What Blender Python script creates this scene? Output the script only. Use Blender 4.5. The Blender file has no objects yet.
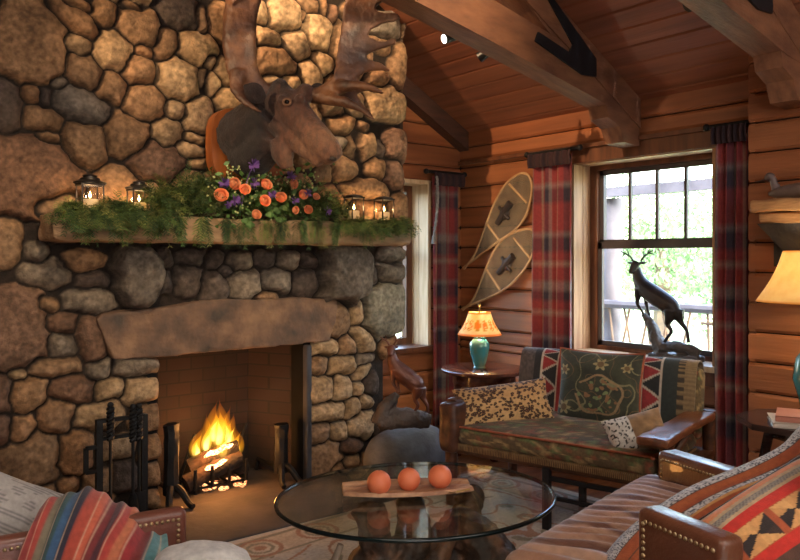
import bpy, bmesh, math, random
import numpy as np
from mathutils import Vector, Matrix, noise, Quaternion

PI = math.pi
random.seed(7)
SC = bpy.context.scene
COL = SC.collection

# ------------------------------------------------------------------ camera
FOC = 755.0                      # focal length in pixels of an 800 px wide frame
HZ = 258.0                       # horizon row
EYE = Vector((0, 0, 1.4))
FWD = Vector((.6225, .7826, 0)).normalized()
RGT = Vector((.7826, -.6225, 0)).normalized()
cd = bpy.data.cameras.new('camera')
cam = bpy.data.objects.new('camera', cd)
COL.objects.link(cam)
cam.location = EYE
cam.rotation_euler = (PI/2, 0, -math.atan2(FWD.x, FWD.y))
cd.sensor_width = 36
cd.lens = 36*FOC/800
cd.shift_y = (HZ-280)/800
cd.clip_start = .02
SC.camera = cam

# ------------------------------------------------------------------ world, lights, exposure
SC.view_settings.view_transform = 'Standard'
SC.view_settings.look = 'None'
SC.view_settings.gamma = 1
SC.view_settings.use_curve_mapping = False
SC.view_settings.exposure = 0.0
w = bpy.data.worlds.new('sky')
SC.world = w
w.use_nodes = True
wn = w.node_tree.nodes
wn.clear()
wo = wn.new('ShaderNodeOutputWorld')
wb = wn.new('ShaderNodeBackground')
wt = wn.new('ShaderNodeTexSky')
wt.sky_type = 'NISHITA'
wt.sun_disc = False
wt.sun_elevation = math.radians(38)
wt.sun_rotation = math.radians(200)
wt.air_density = 1.4
wt.dust_density = 3.0
wt.ozone_density = 1.0
wb.inputs['Strength'].default_value = 3.5
w.node_tree.links.new(wt.outputs[0], wb.inputs[0])
w.node_tree.links.new(wb.outputs[0], wo.inputs[0])


def light(name, kind, loc, energy, color, size=.1, target=None, angle=60, blend=.5, shape=None, size_y=None):
    d = bpy.data.lights.new(name, kind)
    d.energy = energy
    d.color = color
    if kind == 'AREA':
        d.size = size
        if size_y:
            d.shape = 'RECTANGLE'
            d.size_y = size_y
    else:
        d.shadow_soft_size = size
    if kind == 'SPOT':
        d.spot_size = math.radians(angle)
        d.spot_blend = blend
    o = bpy.data.objects.new(name, d)
    COL.objects.link(o)
    o.location = loc
    if target is not None:
        o.rotation_euler = (Vector(target)-Vector(loc)).to_track_quat('-Z', 'Y').to_euler()
    return o


WARM = (1.0, .74, .45)
# ceiling track lamps that wash the chimney and the moose, then added fill areas out of view
light('ceiling_spot_lamp', 'SPOT', (.75, 1.0, 3.35), 310, WARM, .06, (1.75, 4.03, 2.35), 62, .9)
light('ceiling_spot_lamp', 'SPOT', (2.1, 1.2, 3.2), 290, WARM, .06, (2.55, 4.03, 2.45), 56, .9)
# a wall-wash spotlight raking across the chimney face towards the window wall
light('ceiling_spot_lamp', 'SPOT', (.25, 3.35, 2.75), 80, (1.0, .70, .42), .035, (4.3, 4.10, 2.05), 66, .7)
light('ceiling_spot_lamp', 'SPOT', (.30, 3.36, 3.95), 620, (1.0, .66, .38), .03, (4.3, 4.0, 2.25), 36, .4)
light('room_fill', 'AREA', (.2, .3, 3.7), 46, (1.0, .86, .70), 1.8, (.9, 1.6, 0))  # unseen fill areas added to brighten the room, no fixtures behind them
light('room_fill', 'AREA', (2.4, -1.4, 2.9), 40, (1.0, .90, .80), 1.6, (2.6, 1.4, .8))
# added unseen daylight-toned fill from behind the camera, no window there
light('rear_fill', 'AREA', (-.6, -3.0, 1.5), 74, (.93, .95, 1.0), 2.6, (1.8, 3.0, 1.5), size_y=1.5)
# open daylight: the sun stands behind the house and lights the yard outside the window
light('sun', 'SUN', (-8, -6, 12), 5.0, (1.0, .95, .88), .02, (4, 3, 0))


# ------------------------------------------------------------------ pixel helpers (used to find real positions)
def ray(px, py):
    return FWD + RGT*((px-400)/FOC) + Vector((0, 0, -(py-HZ)/FOC))


def at(px, py, t):
    return EYE + ray(px, py)*t


def onY(px, py, Y):
    d = ray(px, py)
    return EYE + d*(Y/d.y)


def onX(px, py, X):
    d = ray(px, py)
    return EYE + d*(X/d.x)


def C(r, g, b):
    def f(v):
        v /= 255
        return v/12.92 if v <= .04045 else ((v+.055)/1.055)**2.4
    return (f(r), f(g), f(b), 1)


# ------------------------------------------------------------------ materials
def mat(name, c1, c2=None, scale=6, rough=.6, bump=0., bscale=None, metal=0, stretch=(1, 1, 1), attr=False,
        detail=4, transl=0, lo=.35, hi=.65, coat=0, spec=.5, sheen=0, wave=None, c3=None, emit=None, estr=0):
    m = bpy.data.materials.new(name)
    m.use_nodes = True
    nt = m.node_tree
    N, L = nt.nodes, nt.links
    p = N['Principled BSDF']
    p.inputs['Roughness'].default_value = rough
    p.inputs['Metallic'].default_value = metal
    p.inputs['Specular IOR Level'].default_value = spec
    p.inputs['Coat Weight'].default_value = coat
    p.inputs['Sheen Weight'].default_value = sheen
    tc = N.new('ShaderNodeTexCoord')
    mp = N.new('ShaderNodeMapping')
    mp.inputs['Scale'].default_value = stretch
    L.new(tc.outputs['Object'], mp.inputs[0])
    nz = N.new('ShaderNodeTexNoise')
    nz.inputs['Scale'].default_value = scale
    nz.inputs['Detail'].default_value = detail
    L.new(mp.outputs[0], nz.inputs[0])
    cr = N.new('ShaderNodeValToRGB')
    cr.color_ramp.elements[0].position = lo
    cr.color_ramp.elements[1].position = hi
    cr.color_ramp.elements[0].color = c1
    cr.color_ramp.elements[1].color = c2 or c1
    if c3:
        e = cr.color_ramp.elements.new((lo+hi)/2)
        e.color = c3
    L.new(nz.outputs[0], cr.inputs[0])
    col = cr.outputs[0]
    if attr:
        at_ = N.new('ShaderNodeAttribute')
        at_.attribute_name = 'Col'
        mx = N.new('ShaderNodeMix')
        mx.data_type = 'RGBA'
        mx.blend_type = 'MULTIPLY'
        mx.inputs[0].default_value = 1
        L.new(at_.outputs[0], mx.inputs[6])
        L.new(col, mx.inputs[7])
        col = mx.outputs[2]
    L.new(col, p.inputs['Base Color'])
    if bump:
        n2 = N.new('ShaderNodeTexNoise')
        n2.inputs['Scale'].default_value = bscale or scale*3
        n2.inputs['Detail'].default_value = 5
        L.new(mp.outputs[0], n2.inputs[0])
        bp = N.new('ShaderNodeBump')
        bp.inputs['Strength'].default_value = bump
        bp.inputs['Distance'].default_value = .01
        L.new(n2.outputs[0], bp.inputs['Height'])
        L.new(bp.outputs[0], p.inputs['Normal'])
    if emit:
        p.inputs['Emission Color'].default_value = emit
        p.inputs['Emission Strength'].default_value = estr
    if transl:
        tr = N.new('ShaderNodeBsdfTranslucent')
        L.new(col, tr.inputs[0])
        ms = N.new('ShaderNodeMixShader')
        ms.inputs[0].default_value = transl
        L.new(p.outputs[0], ms.inputs[1])
        L.new(tr.outputs[0], ms.inputs[2])
        L.new(ms.outputs[0], N['Material Output'].inputs[0])
    return m


def glass_mat(name, tint=(1, 1, 1, 1), ior=1.45, rough=0.0):
    m = bpy.data.materials.new(name)
    m.use_nodes = True
    nt = m.node_tree
    N, L = nt.nodes, nt.links
    N.remove(N['Principled BSDF'])
    fr = N.new('ShaderNodeFresnel')
    gm = N.new('ShaderNodeNewGeometry')
    mr_ = N.new('ShaderNodeMapRange')          # the same reflectance from both sides of a thin pane
    mr_.inputs[3].default_value = ior
    mr_.inputs[4].default_value = 1/ior
    L.new(gm.outputs['Backfacing'], mr_.inputs[0])
    L.new(mr_.outputs[0], fr.inputs[0])
    tr = N.new('ShaderNodeBsdfTransparent')
    tr.inputs[0].default_value = tint
    gl = N.new('ShaderNodeBsdfGlossy')
    gl.inputs['Roughness'].default_value = rough
    ms = N.new('ShaderNodeMixShader')
    L.new(fr.outputs[0], ms.inputs[0])
    L.new(tr.outputs[0], ms.inputs[1])
    L.new(gl.outputs[0], ms.inputs[2])
    L.new(ms.outputs[0], N['Material Output'].inputs[0])
    return m


def emit_mat(name, col, strength, alpha_ramp=False):
    m = bpy.data.materials.new(name)
    m.use_nodes = True
    nt = m.node_tree
    N, L = nt.nodes, nt.links
    N.remove(N['Principled BSDF'])
    e = N.new('ShaderNodeEmission')
    e.inputs[0].default_value = col
    e.inputs[1].default_value = strength
    L.new(e.outputs[0], N['Material Output'].inputs[0])
    return m


W1 = (1, 1, 1, 1)


def G(v):
    return (v, v, v, 1)


# ------------------------------------------------------------------ mesh builder
def cr_spline(pts, n):
    """Catmull-Rom through pts (lists of floats / Vectors), n samples in all."""
    P = [np.array(p, float) for p in pts]
    if len(P) == 2:
        return [P[0]+(P[1]-P[0])*i/(n-1) for i in range(n)]
    P = [2*P[0]-P[1]] + P + [2*P[-1]-P[-2]]
    k = len(P)-3
    out = []
    for i in range(n):
        s = i/(n-1)*k
        j = min(int(s), k-1)
        u = s-j
        a, b, c, d = P[j:j+4]
        out.append(.5*((2*b)+(-a+c)*u+(2*a-5*b+4*c-d)*u*u+(-a+3*b-3*c+d)*u**3))
    return out


class MB:
    def __init__(self):
        self.v, self.f, self.c = [], [], []
        self.hascol = False

    def add(self, vs, fs, col=None):
        o = len(self.v)
        self.v += [tuple(v) for v in vs]
        self.f += [tuple(i+o for i in f) for f in fs]
        if col is None:
            self.c += [(1, 1, 1, 1)]*len(vs)
        else:
            self.hascol = True
            if isinstance(col, tuple):
                self.c += [col]*len(vs)
            else:
                self.c += [tuple(c) for c in col]
        return self

    def box(self, c, s, rot=None, col=None, bevel=0):
        c = Vector(c)
        hx, hy, hz = s[0]/2, s[1]/2, s[2]/2
        if bevel:
            return self.rbox(c, s, bevel, 2, rot, col)
        vs = [Vector((x, y, z)) for x in (-hx, hx) for y in (-hy, hy) for z in (-hz, hz)]
        if rot is not None:
            vs = [rot @ v for v in vs]
        vs = [v+c for v in vs]
        return self.add(vs, [(0, 1, 3, 2), (4, 6, 7, 5), (0, 4, 5, 1), (2, 3, 7, 6), (0, 2, 6, 4), (1, 5, 7, 3)], col)

    def rbox(self, c, s, r, n=3, rot=None, col=None, crown=(0, 0, 0), div=1, fn=None):
        """rounded box; crown bulges the faces outward; div extra divisions for cloth."""
        bm = bmesh.new()
        bmesh.ops.create_cube(bm, size=1)
        c = Vector(c)
        k = n*2+div
        bmesh.ops.subdivide_edges(bm, edges=bm.edges[:], cuts=k, use_grid_fill=True)
        h = [max(q/2, 1e-4) for q in s]
        r = min(r, *h)
        out = []
        N1 = k+1
        # remap grid lines so the corners get n lines each

        def remap(t, hh):
            i = round((t+.5)*N1)
            if i <= n:
                return -hh + r*(1-math.cos(i/n*PI/2)) if n else -hh
            if i >= N1-n:
                return hh - r*(1-math.cos((N1-i)/n*PI/2)) if n else hh
            return (-hh+r) + (2*hh-2*r)*(i-n)/(N1-2*n)
        for v in bm.verts:
            p = Vector((remap(v.co.x, h[0]), remap(v.co.y, h[1]), remap(v.co.z, h[2])))
            q = Vector([max(-(h[i]-r), min(h[i]-r, p[i])) for i in range(3)])
            d = p-q
            if d.length > 1e-9:
                p = q+d.normalized()*r
            u = [p[i]/h[i] for i in range(3)]
            for i in range(3):
                if crown[i]:
                    a, b = [j for j in range(3) if j != i]
                    p[i] += crown[i]*(max(0, 1-u[a]**2)*max(0, 1-u[b]**2))**.6*(1 if u[i] > .3 else (-1 if u[i] < -.3 else 0))
            if fn:
                p = fn(p, u)
            if rot is not None:
                p = rot @ p
            out.append(p+c)
        bm.verts.index_update()
        fs = [tuple(v.index for v in f.verts) for f in bm.faces]
        bm.free()
        return self.add(out, fs, col)

    def tube(self, pts, rad, seg=8, cap=True, col=None, n=None, flat=None, up=None, twist=0):
        """swept tube. rad: number or list. flat: list/number squash factor along 'up'-side normal."""
        P = [Vector(p) for p in pts]
        R = list(rad) if isinstance(rad, (list, tuple)) else [rad]*len(P)
        if n:
            q = cr_spline([list(p)+[r] for p, r in zip(P, R)], n)
            P = [Vector(a[:3]) for a in q]
            R = [max(1e-4, a[3]) for a in q]
        m = len(P)
        T = []
        for i in range(m):
            a = P[min(i+1, m-1)]-P[max(i-1, 0)]
            T.append(a.normalized() if a.length > 1e-9 else Vector((0, 0, 1)))
        u = Vector(up) if up else (Vector((0, 0, 1)) if abs(T[0].z) < .9 else Vector((1, 0, 0)))
        vs, fs = [], []
        for i in range(m):
            u = (u-T[i]*u.dot(T[i]))
            if u.length < 1e-6:
                u = T[i].orthogonal()
            u.normalize()
            b = T[i].cross(u)
            fl = 1 if flat is None else (flat[min(i, len(flat)-1)] if isinstance(flat, (list, tuple)) else flat)
            for k in range(seg):
                a = 2*PI*k/seg + twist*i
                vs.append(P[i]+(u*math.cos(a)*fl+b*math.sin(a))*R[i])
        for i in range(m-1):
            for k in range(seg):
                k2 = (k+1) % seg
                fs.append((i*seg+k, i*seg+k2, (i+1)*seg+k2, (i+1)*seg+k))
        if cap:
            fs.append(tuple(range(seg-1, -1, -1)))
            fs.append(tuple((m-1)*seg+k for k in range(seg)))
        return self.add(vs, fs, col)

    def lathe(self, prof, c=(0, 0, 0), seg=24, axis=None, col=None, rx=1, ry=1):
        """profile of (radius, z)."""
        c = Vector(c)
        q = None
        if axis is not None:
            q = Vector(axis).to_track_quat('Z', 'Y')
        vs, fs = [], []
        for (r, z) in prof:
            for k in range(seg):
                a = 2*PI*k/seg
                v = Vector((max(r, 1e-4)*math.cos(a)*rx, max(r, 1e-4)*math.sin(a)*ry, z))
                if q:
                    v = q @ v
                vs.append(v+c)
        m = len(prof)
        for i in range(m-1):
            for k in range(seg):
                k2 = (k+1) % seg
                fs.append((i*seg+k, i*seg+k2, (i+1)*seg+k2, (i+1)*seg+k))
        fs.append(tuple(range(seg-1, -1, -1)))
        fs.append(tuple((m-1)*seg+k for k in range(seg)))
        return self.add(vs, fs, col)

    def ball(self, c, r, seg=12, rings=8, col=None, sx=1, sy=1, sz=1, rot=None):
        c = Vector(c)
        vs, fs = [], []
        for i in range(rings+1):
            th = PI*i/rings
            for k in range(seg):
                a = 2*PI*k/seg
                v = Vector((r*sx*math.sin(th)*math.cos(a), r*sy*math.sin(th)*math.sin(a), r*sz*math.cos(th)))
                if rot is not None:
                    v = rot @ v
                vs.append(v+c)
        for i in range(rings):
            for k in range(seg):
                k2 = (k+1) % seg
                fs.append((i*seg+k, (i+1)*seg+k, (i+1)*seg+k2, i*seg+k2))
        return self.add(vs, fs, col)

    def poly(self, front, off, col=None):
        """prism: polygon of world points 'front', extruded by vector off (ear-clipped by Blender)."""
        n = len(front)
        off = Vector(off)
        vs = [Vector(p) for p in front]+[Vector(p)+off for p in front]
        fs = [tuple(range(n)), tuple(range(2*n-1, n-1, -1))]
        for i in range(n):
            j = (i+1) % n
            fs.append((i, i+n, j+n, j))
        return self.add(vs, fs, col)

    def grid(self, fn, nu, nv, col=None, th=0, closed_u=False):
        """fn(u,v)->Vector, u,v in 0..1. th: thickness along the normal (both skins + rim)."""
        P = [[Vector(fn(i/(nu-1), j/(nv-1))) for j in range(nv)] for i in range(nu)]
        cs = None
        if col:
            cs = [col(i/(nu-1), j/(nv-1)) for i in range(nu) for j in range(nv)]
        flat = [P[i][j] for i in range(nu) for j in range(nv)]
        fs = [(i*nv+j, (i+1)*nv+j, (i+1)*nv+j+1, i*nv+j+1) for i in range(nu-1) for j in range(nv-1)]
        if not th:
            return self.add(flat, fs, cs)
        Nn = []
        for i in range(nu):
            for j in range(nv):
                a = P[min(i+1, nu-1)][j]-P[max(i-1, 0)][j]
                b = P[i][min(j+1, nv-1)]-P[i][max(j-1, 0)]
                q = a.cross(b)
                Nn.append(q.normalized() if q.length > 1e-12 else Vector((0, 0, 1)))
        back = [p-n*th for p, n in zip(flat, Nn)]
        m = nu*nv
        fs2 = [(f[3]+m, f[2]+m, f[1]+m, f[0]+m) for f in fs]
        rim = [i*nv for i in range(nu)] + [(nu-1)*nv+j for j in range(1, nv)] + \
              [i*nv+nv-1 for i in range(nu-2, -1, -1)] + [j for j in range(nv-2, 0, -1)]
        fr = []
        for k in range(len(rim)):
            a, b = rim[k], rim[(k+1) % len(rim)]
            fr.append((b, a, a+m, b+m))
        return self.add(flat+back, fs+fs2+fr, cs+cs if cs else None)

    def displace(self, amp, scale, seed=0):
        self.v = [tuple(Vector(v)+noise.noise_vector(Vector(v)*scale+Vector((seed, seed*2, 0)))*amp) for v in self.v]
        return self

    def build(self, name, m=None, parent=None, smooth=40, local=False):
        """one mesh object. Vertices are in world space unless local=True (then in the parent's frame)."""
        me = bpy.data.meshes.new(name)
        vs = self.v
        o = bpy.data.objects.new(name, me)
        COL.objects.link(o)
        if parent is not None:
            o.parent = parent
            if not local:
                inv = wmat(parent).inverted()
                vs = [tuple(inv @ Vector(v)) for v in vs]
        elif not local:
            a = np.array(vs)
            lo, hi = a.min(0), a.max(0)
            base = Vector(((lo[0]+hi[0])/2, (lo[1]+hi[1])/2, lo[2]))
            o.location = base
            vs = [tuple(Vector(v)-base) for v in vs]
        me.from_pydata(vs, [], self.f)
        me.update()
        if self.hascol:
            ca = me.color_attributes.new('Col', 'FLOAT_COLOR', 'POINT')
            ca.data.foreach_set('color', np.array(self.c, dtype=np.float32).ravel())
        if smooth:
            me.polygons.foreach_set('use_smooth', [True]*len(me.polygons))
            try:
                me.set_sharp_from_angle(angle=math.radians(smooth))
            except Exception:
                pass
        if m:
            me.materials.append(m)
        return o


def wmat(o):
    m = Matrix.LocRotScale(o.location, o.rotation_euler, o.scale)
    return wmat(o.parent) @ m if o.parent else m


def tag(o, label=None, cat=None, group=None, kind=None):
    if label:
        o['label'] = label
    if cat:
        o['category'] = cat
    if group:
        o['group'] = group
    if kind:
        o['kind'] = kind
    return o


def thing(name, loc, label, cat, rz=0, group=None):
    o = bpy.data.objects.new(name, None)
    o.empty_display_size = .05
    COL.objects.link(o)
    o.location = loc
    o.rotation_euler = (0, 0, rz)
    return tag(o, label, cat, group)


def struct(o):
    o['kind'] = 'structure'
    return o


def remesh(o, voxel, it=4, fac=.5):
    """fuse overlapping shells of o into one continuous skin."""
    md = o.modifiers.new('fuse', 'REMESH')
    md.mode = 'VOXEL'
    md.voxel_size = voxel
    md.use_smooth_shade = True
    if it:
        sm = o.modifiers.new('soften', 'SMOOTH')
        sm.iterations = it
        sm.factor = fac
    dg = bpy.context.evaluated_depsgraph_get()
    me = bpy.data.meshes.new_from_object(o.evaluated_get(dg))
    o.modifiers.clear()
    old = o.data
    o.data = me
    bpy.data.meshes.remove(old)
    if not o.data.materials and False:
        pass
    return o


def dup(root, loc=None, label=None, rz=None):
    def cp(o, parent):
        c = o.copy()
        COL.objects.link(c)
        c.parent = parent
        for k in list(o.children):
            cp(k, c)
        return c
    r = cp(root, None)
    if loc is not None:
        r.location = loc
    if rz is not None:
        r.rotation_euler = (0, 0, rz)
    if label:
        r['label'] = label
    return r


def rough(o, amp, scale, amp2=0, scale2=1):
    """fine surface relief on a finished mesh"""
    for v in o.data.vertices:
        n = v.normal
        v.co = v.co+n*(noise.noise(v.co*scale)*amp+(noise.noise(v.co*scale2)*amp2 if amp2 else 0))
    return o


def nz(*p):
    return noise.noise(Vector(p))


def lerp3(a, b, t):
    return tuple(a[i]+(b[i]-a[i])*t for i in range(3))+(1,)

# ================================================================== SETTING
WX = 4.30          # face of the window wall (plane X)
BX = 4.12          # face of the thicker log wall right of the curtain
BY = 4.60          # face of the wall behind the chimney (plane Y)
FY = 4.03          # face of the chimney
SL = .55           # roof slope
EAVE = 2.43
WIN_Y0, WIN_Y1, WIN_Z0, WIN_Z1 = 2.38, 3.414, .75, 2.06
LW_X0, LW_X1, LW_Z0, LW_Z1 = 3.0, 3.936, .70, 1.99

M_plank = mat('pine_plank', G(.62), G(1.0), 3.0, .5, .25, 14, stretch=(1, .35, 6), attr=True, lo=.3, hi=.7)
M_plankx = mat('pine_plank_back', G(.62), G(1.0), 3.0, .5, .25, 14, stretch=(.35, 1, 6), attr=True, lo=.3, hi=.7)
M_ceil = mat('ceiling_board', G(.6), G(1.0), 3.0, .55, .2, 14, stretch=(6, .35, 6), attr=True, lo=.3, hi=.7)
M_dark = mat('dark_gap', C(28, 16, 10), C(18, 11, 8), 4, .9)
M_beam = mat('hewn_beam', C(78, 46, 32), C(54, 33, 24), 5, .65, .5, 18, stretch=(1.0, 5, 5), lo=.3, hi=.7)
M_jamb = mat('daylit_pine_trim', C(214, 188, 152), C(190, 158, 120), 5, .5, .1, stretch=(6, 6, .6))  # jamb trim paled, with the daylight glow put into its base colour
M_jamb2 = mat('brown_jamb_trim', C(176, 136, 100), C(146, 106, 74), 5, .5, .1, stretch=(6, 6, .6))
M_frame = mat('window_frame_wood', C(110, 66, 40), C(80, 46, 28), 5, .45, .1, stretch=(4, 4, .6))
M_sash = mat('window_sash_paint', C(74, 66, 66), C(58, 52, 54), 5, .45)
M_pane = glass_mat('window_glass', (.97, .98, 1, 1))

PK = [C(164, 101, 62), C(154, 91, 54), C(174, 109, 67), C(146, 85, 50), C(168, 103, 63), C(156, 95, 58)]
CK = [C(150, 90, 62), C(140, 82, 56), C(158, 96, 66), C(134, 78, 52), C(152, 92, 62)]


def course_prism(mb, axis, face, out, a0, a1, z0, z1, col, d=.035):
    """a log-siding board: chamfered face; axis 'y' -> runs along Y on plane X=face, 'x' -> along X on plane Y=face."""
    g = .004
    c = .016
    prof = [(d, z0+g), (.012, z0+g), (0, z0+g+c), (0, z1-g-c), (.012, z1-g), (d, z1-g)]
    n = len(prof)
    vs = []
    for a in (a0, a1):
        for (q, z) in prof:
            off = face+out*q
            vs.append((off, a, z) if axis == 'y' else (a, off, z))
    fs = [(i, (i+1) % n, (i+1) % n+n, i+n) for i in range(n)]
    fs += [tuple(range(n-1, -1, -1)), tuple(range(n, 2*n))]
    mb.add(vs, fs, col)


def planks(mb, axis, face, out, a0, a1, z0, z1, h, holes=(), gable=False, seed=1, cols=PK):
    rnd = random.Random(seed)
    k = 0
    cuts = [z0+i*h for i in range(int((z1-z0)/h)+1)]+[z1]
    for q in holes:
        cuts = [c for c in cuts if abs(c-q[2]) > .03 and abs(c-q[3]) > .03]+[q[2], q[3]]
    cuts = sorted(c for c in cuts if z0 <= c <= z1)
    for z, zt in zip(cuts, cuts[1:]):
        if zt-z < .012:
            continue
        segs = [(a0, a1)]
        for (h0, h1, hz0, hz1) in holes:
            ns = []
            for (s0, s1) in segs:
                if zt <= hz0+.002 or z >= hz1-.002:
                    ns.append((s0, s1))
                else:
                    if h0 > s0:
                        ns.append((s0, min(h0, s1)))
                    if h1 < s1:
                        ns.append((max(h1, s0), s1))
            segs = ns
        for s0, s1 in segs:
            if gable and z > EAVE:
                lim = WX-(z-EAVE)/SL+.02
                s0, s1 = max(s0, -lim), min(s1, lim)
            if s1-s0 < .02:
                continue
            cc = rnd.choice(cols)
            f = rnd.uniform(.88, 1.1)
            course_prism(mb, axis, face, out, s0, s1, z, zt, tuple(q*f for q in cc[:3])+(1,))


# floor
M_floor = mat('oak_floor', C(150, 92, 52), C(112, 64, 36), 3, .35, .1, stretch=(.6, 6, 1))
mb = MB()
for i in range(64):
    y = -3.4+i*.13
    rr = random.Random(i).uniform(.85, 1.1)
    mb.box((.3, y+.065, -.03), (8.2, .127, .06), col=(rr, rr, rr, 1))
M_floor2 = mat('oak_floor_board', C(150, 92, 52), C(112, 64, 36), 3, .35, .1, stretch=(.6, 6, 1), attr=True)
fl = struct(mb.build('floor', M_floor2, smooth=0))

# window wall
mb = MB()
planks(mb, 'y', WX, 1, -3.4, BY, 0, EAVE+.06, .165, [(WIN_Y0-.05, WIN_Y1+.015, WIN_Z0-.03, WIN_Z1+.14)], seed=3)
wall_r = struct(mb.build('wall_right', M_plank, smooth=0))
mb = MB()
th = .26
mb.box((WX+.03+th/2, (-3.4+WIN_Y0-.04)/2, 1.3), (th, WIN_Y0-.04+3.4, 2.6))
mb.box((WX+.03+th/2, (BY+.3+WIN_Y1+.04)/2, 1.3), (th, BY+.3-WIN_Y1-.04, 2.6))
mb.box((WX+.03+th/2, (WIN_Y0+WIN_Y1)/2, WIN_Z0/2-.02), (th, WIN_Y1-WIN_Y0+.08, WIN_Z0-.04))
mb.box((WX+.03+th/2, (WIN_Y0+WIN_Y1)/2, (2.6+WIN_Z1+.04)/2), (th, WIN_Y1-WIN_Y0+.08, 2.6-WIN_Z1-.04))
struct(mb.build('wall_right_core', M_dark, smooth=0))

# thicker log wall right of the curtain
mb = MB()
planks(mb, 'y', BX, 1, -3.4, 2.075, 0, 2.535, .165, seed=9)
planks(mb, 'x', 2.075, -1, BX+.002, WX+.01, 0, 2.535, .165, seed=9)
struct(mb.build('wall_right_front', M_plank, smooth=0))
mb = MB()
mb.box(((BX+.03+WX)/2, (-3.4+2.045)/2, 1.26), (WX-BX-.03, 2.045+3.4, 2.52))
struct(mb.build('wall_right_front_core', M_dark, smooth=0))

# wall behind the chimney
mb = MB()
planks(mb, 'x', BY, 1, -3.7, WX, 0, 4.75, .165, [(LW_X0-.02, LW_X1+.01, LW_Z0-.02, LW_Z1+.02)], gable=True, seed=5)
struct(mb.build('wall_back', M_plankx, smooth=0))
mb = MB()
y = BY+.03+th/2
mb.box(((-3.7+LW_X0-.02)/2, y, 2.4), (LW_X0-.02+3.7, th, 4.8))
mb.box(((WX+.3+LW_X1+.02)/2, y, 1.3), (WX+.3-LW_X1-.02, th, 2.6))
mb.box(((LW_X0+LW_X1)/2, y, LW_Z0/2-.02), (LW_X1-LW_X0+.04, th, LW_Z0-.04))
mb.box(((LW_X0+LW_X1)/2, y, (2.7+LW_Z1+.02)/2), (LW_X1-LW_X0+.04, th, 2.7-LW_Z1-.02))
struct(mb.build('wall_back_core', M_dark, smooth=0))

# walls behind the camera
mb = MB()
planks(mb, 'y', -3.7, -1, -3.4, BY, 0, 2.9, .165, seed=11)
struct(mb.build('wall_left', M_plank, smooth=0))
mb = MB()
planks(mb, 'x', -3.4, -1, -3.7, WX, 0, 4.75, .165, gable=True, seed=12)
struct(mb.build('wall_front', M_plankx, smooth=0))

# ceiling boards, running along Y on both slopes
mb = MB()
bw = .142
cs, sn = math.cos(math.atan(SL)), math.sin(math.atan(SL))
rnd = random.Random(21)


def ceil_z(x):
    return EAVE+SL*(WX-abs(x))


for sgn in (1, -1):
    n = int(4.75/cs/bw)+1
    for i in range(n):
        s0, s1 = i*bw+.003, (i+1)*bw-.003
        xs = [4.75-s0*cs, 4.75-(s0+.006)*cs, 4.75-(s1-.006)*cs, 4.75-s1*cs]
        if xs[3] < 0:
            xs = [max(q, 0) for q in xs]
        cc = rnd.choice(CK)
        f = rnd.uniform(.85, 1.12)
        cc = tuple(q*f for q in cc[:3])+(1,)
        vs = []
        for y in (-3.45, BY+.05):
            for j, x in enumerate(xs):
                z = EAVE+SL*(WX-x) + (.01 if j in (0, 3) else 0)
                vs.append((sgn*x, y, z))
            vs.append((sgn*xs[3], y, EAVE+SL*(WX-xs[3])+.05))
            vs.append((sgn*xs[0], y, EAVE+SL*(WX-xs[0])+.05))
        fs = [(k, (k+1) % 6, (k+1) % 6+6, k+6) for k in range(6)]+[(0, 1, 2, 3, 4, 5), (11, 10, 9, 8, 7, 6)]
        mb.add(vs, fs, cc)
struct(mb.build('ceiling', M_ceil, smooth=0))

# frieze ledge over the window wall, rafter against the back wall
mb = MB()
mb.box((WX-.012, (2.075+BY)/2, 2.182), (.03, BY-2.075, .028))
struct(mb.build('trim_1', M_frame, smooth=0))
mb = MB()
xs = (4.29, 3.32)
vs = []
for x in xs:
    z = ceil_z(x)-.005
    for y in (BY-.11, BY-.002):
        vs += [(x, y, z), (x, y, z-.15)]
mb.add(vs, [(0, 1, 3, 2), (4, 6, 7, 5), (0, 4, 5, 1), (2, 3, 7, 6), (0, 2, 6, 4), (1, 5, 7, 3)])
struct(mb.build('trim_2', M_beam, smooth=0))


# ---------------------------------------------------------------- main window
def mbbox(mb, lo, hi, **k):
    mb.box([(a+b)/2 for a, b in zip(lo, hi)], [b-a for a, b in zip(lo, hi)], **k)


GX = 4.50
win = struct(thing('window_1', (GX, 2.897, WIN_Z0), None, None))
mb = MB()           # jamb boards of the deep reveal
mbbox(mb, (WX-.012, WIN_Y1, WIN_Z0), (WX+.085, WIN_Y1+.03, WIN_Z1))
mbbox(mb, (WX+.092, WIN_Y1, WIN_Z0), (GX-.02, WIN_Y1+.03, WIN_Z1))
mbbox(mb, (WX-.012, WIN_Y0-.03, WIN_Z0), (GX-.02, WIN_Y0, WIN_Z1))
mbbox(mb, (WX+.012, WIN_Y0-.03, WIN_Z1), (GX-.02, WIN_Y1+.03, WIN_Z1+.014))
mb.build('jamb', M_jamb2, win, 0)
mb = MB()           # board above
mbbox(mb, (WX-.006, WIN_Y0-.06, WIN_Z1+.008), (WX+.03, WIN_Y1+.02, WIN_Z1+.115))
mb.build('head_board', M_frame, win, 0)
mb = MB()
mbbox(mb, (WX-.05, WIN_Y0-.06, WIN_Z0-.035), (GX+.02, WIN_Y1+.03, WIN_Z0))
mb.build('sill', M_jamb, win, 0)
mb = MB()
mbbox(mb, (WX-.03, WIN_Y0-.05, WIN_Z0-.12), (WX-.004, WIN_Y1+.03, WIN_Z0-.035))
mb.build('apron', M_frame, win, 0)
mb = MB()           # fixed frame
f = .062
mbbox(mb, (GX-.03, WIN_Y1-f, WIN_Z0), (GX+.05, WIN_Y1, WIN_Z1))
mbbox(mb, (GX-.03, WIN_Y0, WIN_Z0), (GX+.05, WIN_Y0+f, WIN_Z1))
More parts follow.
